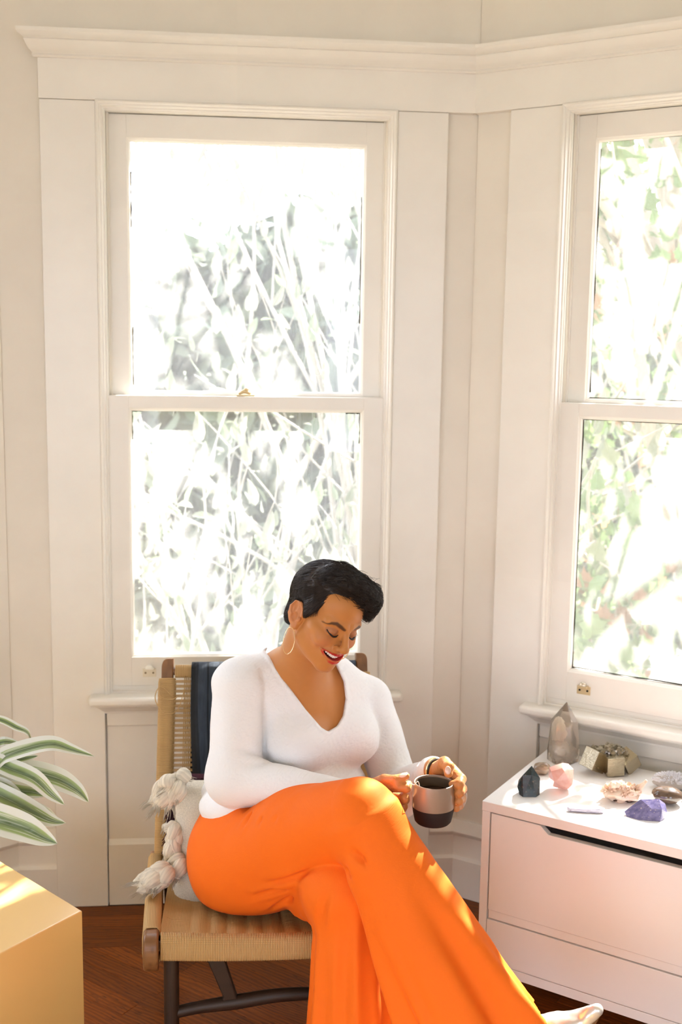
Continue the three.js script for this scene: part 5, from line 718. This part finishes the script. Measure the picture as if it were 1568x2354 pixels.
// ---------------------------------------------------------------- white low cabinet under the right window
{
  const O = [0.6024, 0.535, -2.5382], H = 0.535, W = 0.97, D = 0.43, t = thing('cabinet', [O[0], 0, O[2]], 'low white cabinet with a cut-out handle, holding crystals under the right window', 'cabinet');
  t.rotation.y = -37.2 * D2R; t.updateMatrixWorld(true);
  const white = new THREE.MeshPhysicalMaterial({ color: new THREE.Color().setRGB(0.86, 0.84, 0.81), roughness: 0.3, clearcoat: 0.5, clearcoatRoughness: 0.22 }), inside = std(0x1c1613, 0.9);
  part(t, 'top', bx(-0.001, W + 0.001, H - 0.024, H, -D, 0.001, 0.0015), white);
  part(t, 'side_panel', bx(0, 0.02, 0.093, H - 0.0245, -D, 0, 0.001), white); part(t, 'side_panel', bx(W - 0.02, W, 0.093, H - 0.0245, -D, 0, 0.001), white);
  part(t, 'bottom_panel', bx(0.0205, W - 0.0205, 0.095, 0.119, -D + 0.01, -0.0005, 0.001), white);
  part(t, 'back_panel', bx(0.0205, W - 0.0205, 0.12, H - 0.025, -D, -D + 0.008, 0.001), white);
  const S = new THREE.Shape(), a = 0.0235, b = W - 0.0235, y0 = 0.2575, y1 = H - 0.0275; S.moveTo(a, y0); S.lineTo(b, y0); S.lineTo(b, y1); S.lineTo(W - 0.15, y1); S.lineTo(W - 0.172, y1 - 0.0185); S.lineTo(0.172, y1 - 0.0185); S.lineTo(0.15, y1); S.lineTo(a, y1); S.closePath();
  const g = new THREE.ExtrudeGeometry(S, { depth: 0.0155, bevelEnabled: true, bevelSize: 0.0009, bevelThickness: 0.0009, bevelOffset: -0.0009, bevelSegments: 1 }); g.translate(0, 0, -0.0175); part(t, 'flap_door', boxUV(g), white);
  part(t, 'rail', bx(0.024, W - 0.0205, 0.2345, 0.256, -0.03, -0.004, 0.001), white);
  part(t, 'lower_front', bx(0.0215, W - 0.0215, 0.1205, 0.2315, -0.019, -0.0012, 0.0012), white);
  part(t, 'dark_inner_box', merge([bx(0.05, W - 0.05, 0.30, 0.304, -0.4, -0.03, 0.001), bx(0.06, W - 0.06, 0.304, 0.47, -0.05, -0.046, 0.001)]), inside);  // near-black boards darken the space behind the handle cut-out
  for (const [x, z] of [[0.06, -0.07], [W - 0.06, -0.07], [0.06, -D + 0.06], [W - 0.06, -D + 0.06]]) { const l = new THREE.CylinderGeometry(0.017, 0.013, 0.0945, 18); l.translate(x, 0.04725, z); part(t, 'leg', l, std(0x120d0a, 0.6)); }
}

// ---------------------------------------------------------------- crystals on the cabinet
{
  const GR = 'crystals on the white cabinet', Y = 0.5352, at = (p) => [p[0], Y, p[2]];
  const stone = (name, p, label, cat, ry = 0) => { const t = thing(name, at(p), label, cat, GR); t.rotation.y = ry; t.updateMatrixWorld(true); return t; };
  const convex = (pts) => boxUV(new ConvexGeometry(pts.map((p) => V(p))));
  const mottle = (seed, cols, sx = 9, sy = 9) => tex(128, 128, (u, v) => { const n = clamp(0.5 + 1.1 * fbm(u * sx, v * sy, seed, 4)), m = sstep(0.2, 0.42, fbm(u * 14, v * 14, seed + 5, 3)); const c = cols[0].map((q, i) => lerp(q, cols[1][i], n)); return cols[2] ? c.map((q, i) => lerp(q, cols[2][i], m)) : c; }, true, [14, 14]);
  const lump = (r, seed, amp, det = 4, f = 1.6) => { let g = new THREE.IcosahedronGeometry(1, det); g = mergeVertices(g.deleteAttribute('uv').deleteAttribute('normal')); const p = g.attributes.position; for (let i = 0; i < p.count; i++) { const x = p.getX(i), y = p.getY(i), z = p.getZ(i), k = 1 + amp * fbm(x * f + seed, y * f, z * f + seed, 3); p.setXYZ(i, x * r[0] * k, y * r[1] * k, z * r[2] * k); } g.computeVertexNormals(); return g; };
  // smoky quartz point
  {
    const t = stone('smoky_quartz_point', [0.8797, 0.535, -2.7934], 'tall clear smoky quartz tower, the largest crystal, at the back corner', 'crystal', 0.1), R = rng(3), pts = [];
    for (let k = 0; k < 6; k++) { const a = (k / 6) * 6.2832 + 0.42, r0 = 0.042 * (0.95 + 0.1 * R()), r1 = 0.0375 * (0.95 + 0.1 * R()), h = 0.119 + 0.016 * (R() - 0.5) + (k === 0 ? -0.008 : 0); pts.push([Math.cos(a) * r0, 0, Math.sin(a) * r0], [Math.cos(a) * r0 * 1.02, 0.03, Math.sin(a) * r0 * 1.02], [Math.cos(a) * r1, h, Math.sin(a) * r1]); }
    pts.push([0.004, 0.164, 0]); const m = phys(0xffffff, 0.06, { transmission: 0.93, thickness: 0.08, ior: 1.5, attenuationColor: new THREE.Color(0.78, 0.65, 0.5), attenuationDistance: 0.09 });
    const g = convex(pts); g.scale(1, 1, 0.9); part(t, 'point', g, m);
    const veil = phys(new THREE.Color().setRGB(0.86, 0.8, 0.7), 1, { transmission: 0.5, thickness: 0, transparent: true, opacity: 0.7, side: THREE.DoubleSide });
    for (const [x, y, z, a, b, c, s] of [[-0.008, 0.03, 0, 0.024, 0.026, 0.02, 1], [-0.012, 0.085, -0.004, 0.018, 0.03, 0.012, 5], [0.01, 0.022, 0.006, 0.02, 0.02, 0.016, 8]]) { const l = lump([a, b, c], s, 0.9, 4, 2.2); l.translate(x, y, z); part(t, 'inclusion', l, veil); }
  }
  // dark teal polished point
  {
    const t = stone('teal_stone', [0.7245, 0.535, -2.5705], 'small dark teal polished stone point with a rusty fleck', 'crystal', 0);
    const g = convex([[-0.025, 0.004, 0.010], [-0.017, 0, 0.017], [0.015, 0, 0.019], [0.026, 0.003, 0.012], [0.0265, 0.045, 0.008], [0.0245, 0.04, -0.012], [0.007, 0.0735, -0.002], [-0.0175, 0.052, 0.006], [-0.0275, 0.02, -0.002], [-0.02, 0.03, -0.02], [0.012, 0.035, -0.022], [0.016, 0.002, -0.02], [-0.016, 0.002, -0.02], [0.004, 0.055, 0.012]]);
    part(t, 'point', g, phys(0xffffff, 0.3, { map: mottle(4, [[0.05, 0.09, 0.11], [0.1, 0.2, 0.22], [0.5, 0.4, 0.34]]), clearcoat: 0.25 }));
  }
  // brown tumbled stone
  {
    const t = stone('tumbled_stone', [0.7964, 0.535, -2.7015], 'small banded brown tumbled stone between the dark teal stone and the quartz tower', 'stone'), g = lump([0.0225, 0.0165, 0.017], 6, 0.35); g.translate(0, 0.0148, 0); part(t, 'stone', boxUV(g), phys(0xffffff, 0.25, { map: mottle(9, [[0.42, 0.34, 0.27], [0.66, 0.58, 0.49]], 3, 14), clearcoat: 0.5 }));
  }
  // rose quartz
  {
    const t = stone('rose_quartz', [0.8183, 0.535, -2.5984], 'rough pink rose quartz chunk in front of the quartz tower', 'crystal', 0.2), R = rng(29), pts = []; for (let i = 0; i < 40; i++) { const a = R() * 6.28, e = R() * 2 - 1, r = Math.sqrt(1 - e * e), k = 0.9 + 0.2 * R(); pts.push([Math.cos(a) * r * 0.035 * k - 0.003 * (e > 0 ? e : 0), Math.max(0, 0.034 + e * 0.037 * k), Math.sin(a) * r * 0.03 * k]); }
    part(t, 'chunk', convex(pts), phys(new THREE.Color().setRGB(0.92, 0.64, 0.56), 0.28, { map: mottle(14, [[0.95, 0.86, 0.83], [1, 0.98, 0.97]]), transmission: 0.25, thickness: 0.03, attenuationColor: new THREE.Color(1, 0.6, 0.5), attenuationDistance: 0.03, clearcoat: 0.5 }));
  }
  // pyrite
  {
    const t = stone('pyrite_cluster', [0.9751, 0.535, -2.7006], 'metallic gold pyrite cluster of cubes', 'crystal', -0.1), striae = tex(128, 128, (u, v) => { const n = 0.6 + 0.35 * fbm(u * 3, v * 40, 2, 3) + 0.15 * fbm(u * 20, v * 20, 6, 3); return [n, n, n]; }, false, [18, 18]);
    const m = new THREE.MeshPhysicalMaterial({ color: new THREE.Color().setRGB(0.4, 0.345, 0.245), metalness: 1, roughness: 0.2, bumpMap: striae, bumpScale: 0.0014 });
    const cube = (w, h, d, x, y, z, rx, ry, rz) => { const g = boxUV(new RoundedBoxGeometry(w, h, d, 1, 0.0012)); part(t, 'cube', g, m, [x, y, z], [rx, ry, rz]); };
    cube(0.046, 0.05, 0.046, 0.008, 0.0285, 0.012, 0.06, 0.12, 0.03); cube(0.05, 0.052, 0.046, -0.038, 0.034, 0.0, 0.1, 0.6, -0.48); cube(0.044, 0.045, 0.044, 0.05, 0.0315, -0.004, 0.3, 0.5, 0.5);
    cube(0.05, 0.04, 0.04, 0.005, 0.035, -0.022, 0.2, 0.4, 0.1);
    const R = rng(15), lit = []; for (let i = 0; i < 120; i++) { const s = 0.003 + R() * 0.007, g = new THREE.BoxGeometry(s, s, s).toNonIndexed(); g.rotateX(R() * 3); g.rotateY(R() * 3); const x = (R() - 0.45) * 0.085; g.translate(x, 0.058 + R() * 0.014 * (1 - Math.abs(x) * 9) - Math.abs(x) * 0.14, -0.008 + (R() - 0.5) * 0.035); lit.push(g); }
    const c = part(t, 'small_crystals', merge(lit), m); c.userData.kind = 'stuff';
    const fr = []; for (let i = 0; i < 120; i++) { const s = 0.0015 + R() * 0.003, g = new THREE.OctahedronGeometry(s); g.rotateX(R() * 3); const x = (R() - 0.5) * 0.11; g.translate(x, 0.056 - Math.abs(x) * 0.12 + R() * 0.006, -0.01 + (R() - 0.5) * 0.04); fr.push(g); } part(t, 'quartz_frosting', merge(fr), phys(0xf2eeea, 0.2, { clearcoat: 0.6 })).userData.kind = 'stuff';
  }
  // cream and peach blade cluster
  {
    const t = stone('cream_crystal_cluster', [0.9474, 0.535, -2.525], 'spiky cream and peach crystal cluster in front of the pyrite', 'crystal', 0), R = rng(41), base = lump([0.046, 0.02, 0.032], 3, 0.7); base.translate(0, 0.017, 0);
    const m = phys(new THREE.Color().setRGB(0.9, 0.78, 0.68), 0.35, { map: mottle(21, [[1, 0.86, 0.76], [1, 0.99, 0.96]], 5, 5), transmission: 0.15, thickness: 0.02, clearcoat: 0.4 }); part(t, 'base', boxUV(base), m);
    const blades = []; for (let i = 0; i < 130; i++) { const a = R() * 6.28, e = 0.15 + R() * 0.85, d = V(Math.cos(a) * (1.1 - 0.5 * e), e, Math.sin(a) * (1.1 - 0.5 * e)).normalize(), l = 0.008 + R() * 0.013 * (Math.abs(d.x) > 0.7 ? 1.3 : 1), g = new THREE.CylinderGeometry(0.0012 + R() * 0.002, 0.003 + R() * 0.0035, l, 5).toNonIndexed(); g.applyQuaternion(new THREE.Quaternion().setFromUnitVectors(V(0, 1, 0), d)); g.translate(d.x * 0.042, Math.max(0.004, 0.016 + d.y * 0.021), d.z * 0.029); blades.push(g); }
    for (let i = 0; i < 6; i++) { const g = new THREE.CylinderGeometry(0.003, 0.0065, 0.034, 6).toNonIndexed(); g.rotateZ(-1.15 + 0.12 * i); g.rotateY(0.25 - 0.1 * i); g.translate(0.048, 0.03 + 0.002 * i, -0.008 + 0.004 * i); blades.push(g); }
    const b = merge(blades); b.computeVertexNormals(); const c = part(t, 'blades', boxUV(b), m); c.userData.kind = 'stuff';
    const pk = []; for (let i = 0; i < 9; i++) { const l = lump([0.008, 0.009, 0.008], i, 0.4, 2); l.translate(-0.014 + (R() - 0.5) * 0.03, 0.034 + R() * 0.01, 0.006 + (R() - 0.5) * 0.02); pk.push(l); } part(t, 'peach_nodules', merge(pk), phys(new THREE.Color().setRGB(0.92, 0.66, 0.5), 0.35, { clearcoat: 0.3 }));
    const dk = lump([0.036, 0.009, 0.022], 13, 0.5); dk.translate(0.005, 0.007, 0.004); part(t, 'dark_matrix', dk, std(0x4a3526, 0.9));
  }
  // thin lavender blade
  {
    const t = stone('mineral_blade', [0.8367, 0.535, -2.4583], 'thin striped lavender grey mineral blade lying near the front edge', 'crystal', -0.17), s = new THREE.Shape([[-0.045, 0.002], [-0.04, -0.006], [-0.01, -0.0095], [0.03, -0.009], [0.041, -0.006], [0.045, 0.004], [0.02, 0.0065], [-0.012, 0.007], [-0.03, 0.007]].map((p) => new THREE.Vector2(...p))), g = new THREE.ExtrudeGeometry(s, { depth: 0.006, bevelEnabled: true, bevelSize: 0.0016, bevelThickness: 0.002, bevelOffset: -0.0016, bevelSegments: 2 }); g.rotateX(-Math.PI / 2); g.translate(0, 0.002, 0);
    const p = g.attributes.position; for (let i = 0; i < p.count; i++) if (p.getY(i) > 0.004) p.setY(i, p.getY(i) + 0.002 * noise(p.getX(i) * 90, 1, p.getZ(i) * 300)); g.computeVertexNormals(); part(t, 'blade', boxUV(g), phys(0xffffff, 0.3, { map: mottle(33, [[0.5, 0.46, 0.54], [0.82, 0.8, 0.85], [0.3, 0.2, 0.3]], 3, 22), clearcoat: 0.5 }));
  }
  // violet blue polished freeform
  {
    const t = stone('violet_stone', [0.9719, 0.535, -2.4251], 'faceted violet blue polished stone at the front of the cabinet top', 'crystal', -0.2);
    const g = convex([[-0.05, 0.008, 0.0], [-0.045, 0, 0.01], [-0.02, 0, 0.026], [0.03, 0, 0.028], [0.036, 0.002, 0.022], [0.05, 0.012, 0], [0.046, 0.03, -0.008], [0.03, 0.042, -0.006], [-0.012, 0.037, -0.01], [-0.03, 0.02, -0.008], [0.01, 0.026, 0.016], [0.034, 0.026, 0.016], [-0.035, 0, -0.02], [0.04, 0, -0.022], [0.02, 0.03, -0.024]]);
    part(t, 'stone', g, phys(0xffffff, 0.12, { map: mottle(52, [[0.28, 0.27, 0.45], [0.5, 0.47, 0.62], [0.7, 0.64, 0.62]], 5, 9), clearcoat: 1, clearcoatRoughness: 0.06 }));
  }
  // grey druzy
  {
    const t = stone('druzy_cluster', [1.1026, 0.535, -2.5877], 'sparkling pale grey druzy crystal slab at the back right', 'crystal', -0.3), R = rng(61), b = lump([0.048, 0.02, 0.024], 9, 0.45); b.translate(0, 0.018, 0); part(t, 'matrix', boxUV(b), std(new THREE.Color().setRGB(0.42, 0.38, 0.35), 0.8)); const pts = [];
    for (let i = 0; i < 420; i++) { const a = R() * 6.28, e = 0.05 + R() * 0.95, r = Math.sqrt(1 - e * e), s = 0.0022 + R() * 0.0034, g = new THREE.ConeGeometry(s, s * 2.2, 6).toNonIndexed(); const d = V(Math.cos(a) * r, e, Math.sin(a) * r).normalize(); g.applyQuaternion(new THREE.Quaternion().setFromUnitVectors(V(0, 1, 0), d)); g.translate(d.x * 0.048, 0.019 + d.y * 0.021, d.z * 0.024); pts.push(g); }
    part(t, 'crystals', merge(pts), phys(new THREE.Color().setRGB(0.66, 0.64, 0.66), 0.18, { clearcoat: 0.8 })).userData.kind = 'stuff';
  }
  // brown palm stone
  {
    const t = stone('palm_stone', [1.0531, 0.535, -2.4975], 'smooth dark brown polished palm stone in front of the grey druzy slab', 'stone', -0.3), g = lump([0.038, 0.021, 0.03], 2, 0.05); g.translate(0, 0.0208, 0); part(t, 'stone', boxUV(g), phys(0xffffff, 0.14, { map: mottle(71, [[0.24, 0.18, 0.14], [0.38, 0.3, 0.24]], 3, 5), clearcoat: 0.9, clearcoatRoughness: 0.1 }));
  }
}

// ---------------------------------------------------------------- yellow plinth and the plant on it
{
  const C = [-0.331, 0.42, -2.276], t = thing('plinth', [-0.65, 0, -2.28], 'glossy yellow box plinth with a pale top reflection, left of the chair', 'plinth'), L = 0.46, A = -131.9 * D2R, B = 130.6 * D2R;
  const p = [[C[0], C[2]], [C[0] + L * Math.cos(A), C[2] + L * Math.sin(A)], [C[0] + L * (Math.cos(A) + Math.cos(B)), C[2] + L * (Math.sin(A) + Math.sin(B))], [C[0] + L * Math.cos(B), C[2] + L * Math.sin(B)]];
  const s = new THREE.Shape(p.map((q) => new THREE.Vector2(q[0], -q[1]))), g = new THREE.ExtrudeGeometry(s, { depth: 0.414, bevelEnabled: true, bevelSize: 0.003, bevelThickness: 0.003, bevelOffset: -0.003, bevelSegments: 3 }); g.rotateX(-Math.PI / 2); g.translate(0, 0.003, 0);
  wpart(t, 'box', boxUV(toCreasedNormals(g, 0.6)), phys(new THREE.Color().setRGB(0.87, 0.57, 0.2), 0.28, { ior: 2.3 }));

  const plant = thing('potted_plant', [-0.85, 0.42, -2.24], 'variegated plant with long white-edged green leaves arching over the yellow plinth', 'plant');
  wpart(plant, 'pot', lathe([[0, 0], [0.065, 0], [0.07, 0.004], [0.088, 0.15], [0.088, 0.158], [0.08, 0.158], [0.078, 0.14], [0, 0.138]], 48).translate(-0.85, 0.42, -2.24), std(0xd9d2c4, 0.5));
  wpart(plant, 'soil', lathe([[0, 0.141], [0.05, 0.142], [0.078, 0.14], [0.077, 0.12], [0, 0.12]], 24).translate(-0.85, 0.42, -2.24), std(0x2b1d12, 1));
  for (const [dx, h, dz] of [[0.01, 0.34, 0.02], [-0.02, 0.44, 0.0], [0.0, 0.26, 0.05]]) wpart(plant, 'stem', tube([[-0.85 + dx * 0.3, 0.54, -2.24 + dz * 0.3], [-0.85 + dx, 0.54 + h * 0.5, -2.24 + dz], [-0.84 + dx * 1.5, 0.54 + h, -2.22 + dz]], [0.012, 0.009], 12, 10), std(0x8a7a52, 0.8));
  const leafTex = (seed) => tex(64, 256, (u, v) => {
    const a = Math.abs(u - 0.5) * 2, n = fbm(u * 26, v * 2.2, seed, 3), edge = sstep(0.5, 0.62, a + 0.14 * fbm(u * 6, v * 3, seed + 2, 2)), st = sstep(0.06, 0.2, fbm(u * 17 + seed, v * 1.6, seed + 7, 2)), dk = sstep(0.5, 0.0, a + 0.35 * n) * 0.75;
    const g = [0.68, 0.76, 0.5].map((c, i) => lerp(c, [0.36, 0.44, 0.33][i], clamp(dk + 0.25 * n))), w = [0.95, 0.96, 0.92], k = clamp(edge + 0.85 * st * (1 - 0.6 * dk)); return g.map((c, i) => lerp(c, w[i], k)); });
  const mats = [2, 13, 27].map((s) => phys(0xffffff, 0.38, { map: leafTex(s), transmission: 0.22, thickness: 0, side: THREE.DoubleSide, specularIntensity: 0.8 }));
  const leaf = (pts, wid, tilt, i) => {
    const c = new THREE.CatmullRomCurve3(pts.map((p) => V(p)), false, 'centripetal'), cam = V(0.25, 0.75, 0.6);
    const f = (u, v) => { const q = c.getPoint(v), T = c.getTangent(v), nrm = V(0.1, Math.cos(tilt), Math.sin(tilt)).addScaledVector(T, -T.dot(V(0.1, Math.cos(tilt), Math.sin(tilt)))).normalize(), sd = T.clone().cross(nrm), w = wid * 0.5 * Math.pow(Math.sin(Math.PI * Math.pow(clamp(v * 0.97 + 0.03), 0.85)), 0.75) * (v > 0.97 ? 0.6 : 1), k = (u - 0.5) * 2; return q.addScaledVector(sd, k * w).addScaledVector(nrm, Math.abs(k) * w * 0.38 + 0.0015 * Math.sin(v * 19 + i)).toArray(); };
    wpart(plant, 'leaf', sheet(f, 14, 46, 0.0007), mats[i % 3]);
  };
  const R1 = [-0.83, 0.9, -2.2], R2 = [-0.84, 0.86, -2.18], R3 = [-0.84, 0.78, -2.17];
  [[[R1, [-0.4773, 0.9155, -2.1], [-0.4304, 0.8973, -2.1], [-0.4045, 0.8829, -2.1], [-0.3936, 0.8615, -2.11]], 0.018, 0.6],
   [[R1, [-0.4841, 0.8168, -2.08], [-0.4302, 0.8528, -2.06], [-0.3552, 0.8757, -2.05], [-0.315, 0.8663, -2.05], [-0.2673, 0.8498, -2.05]], 0.036, 0.75],
   [[R2, [-0.5051, 0.8094, -2.1], [-0.4555, 0.8207, -2.1], [-0.4141, 0.8304, -2.1], [-0.3836, 0.8313, -2.11]], 0.03, 0.95],
   [[R1, [-0.4993, 0.8476, -2.08], [-0.4288, 0.8316, -2.05], [-0.3792, 0.8112, -2.04], [-0.3477, 0.7794, -2.04], [-0.3246, 0.7589, -2.04]], 0.036, 0.9],
   [[R2, [-0.4722, 0.8122, -2.1], [-0.3983, 0.8018, -2.1], [-0.3406, 0.7836, -2.1], [-0.3093, 0.7624, -2.1], [-0.2872, 0.7377, -2.1]], 0.046, 1.0],
   [[R2, [-0.503, 0.7588, -2.12], [-0.4448, 0.7583, -2.12], [-0.4031, 0.7546, -2.12], [-0.3706, 0.7457, -2.12]], 0.044, 1.05],
   [[R3, [-0.4861, 0.7976, -2.05], [-0.4285, 0.7727, -2.04], [-0.3848, 0.7473, -2.04], [-0.3529, 0.7291, -2.04], [-0.3229, 0.7231, -2.04]], 0.042, 0.95],
   [[R3, [-0.4837, 0.7655, -2], [-0.4348, 0.7533, -1.99], [-0.392, 0.7369, -1.99], [-0.3584, 0.7181, -1.99], [-0.331, 0.7045, -1.99]], 0.056, 1.0],
   [[R3, [-0.4575, 0.7508, -2.1], [-0.4, 0.7361, -2.1], [-0.367, 0.7227, -2.1], [-0.3465, 0.7025, -2.1]], 0.016, 0.9],
   [[R1, [-0.4918, 0.8527, -2.12], [-0.4586, 0.8556, -2.12], [-0.4379, 0.8569, -2.12], [-0.4173, 0.8495, -2.12]], 0.022, 0.8],
   [[R2, [-0.4883, 0.7988, -2.06], [-0.4481, 0.7926, -2.06], [-0.4202, 0.7763, -2.06], [-0.4022, 0.7514, -2.06]], 0.03, 0.9],
   [[R2, [-0.5237, 0.7762, -2.14], [-0.465, 0.7767, -2.14], [-0.4315, 0.7741, -2.14], [-0.4098, 0.7646, -2.14]], 0.03, 0.9],
   [[R3, [-0.5188, 0.7476, -2.08], [-0.4699, 0.7481, -2.08], [-0.4503, 0.7441, -2.08]], 0.03, 0.9],
   [[R1, [-0.95, 1.05, -2.15], [-1.05, 1.02, -2.05]], 0.035, 0.5], [[R1, [-0.85, 1.08, -2.1], [-0.82, 1.1, -1.95]], 0.035, 0.5], [[R2, [-0.98, 0.95, -2.22], [-1.1, 0.88, -2.2]], 0.038, 0.5], [[R2, [-0.9, 0.95, -2.3], [-0.98, 0.9, -2.42]], 0.038, 0.4]
  ].forEach(([p, w, t_], i) => leaf(p, w, t_, i));
}

renderer.render(scene, camera);
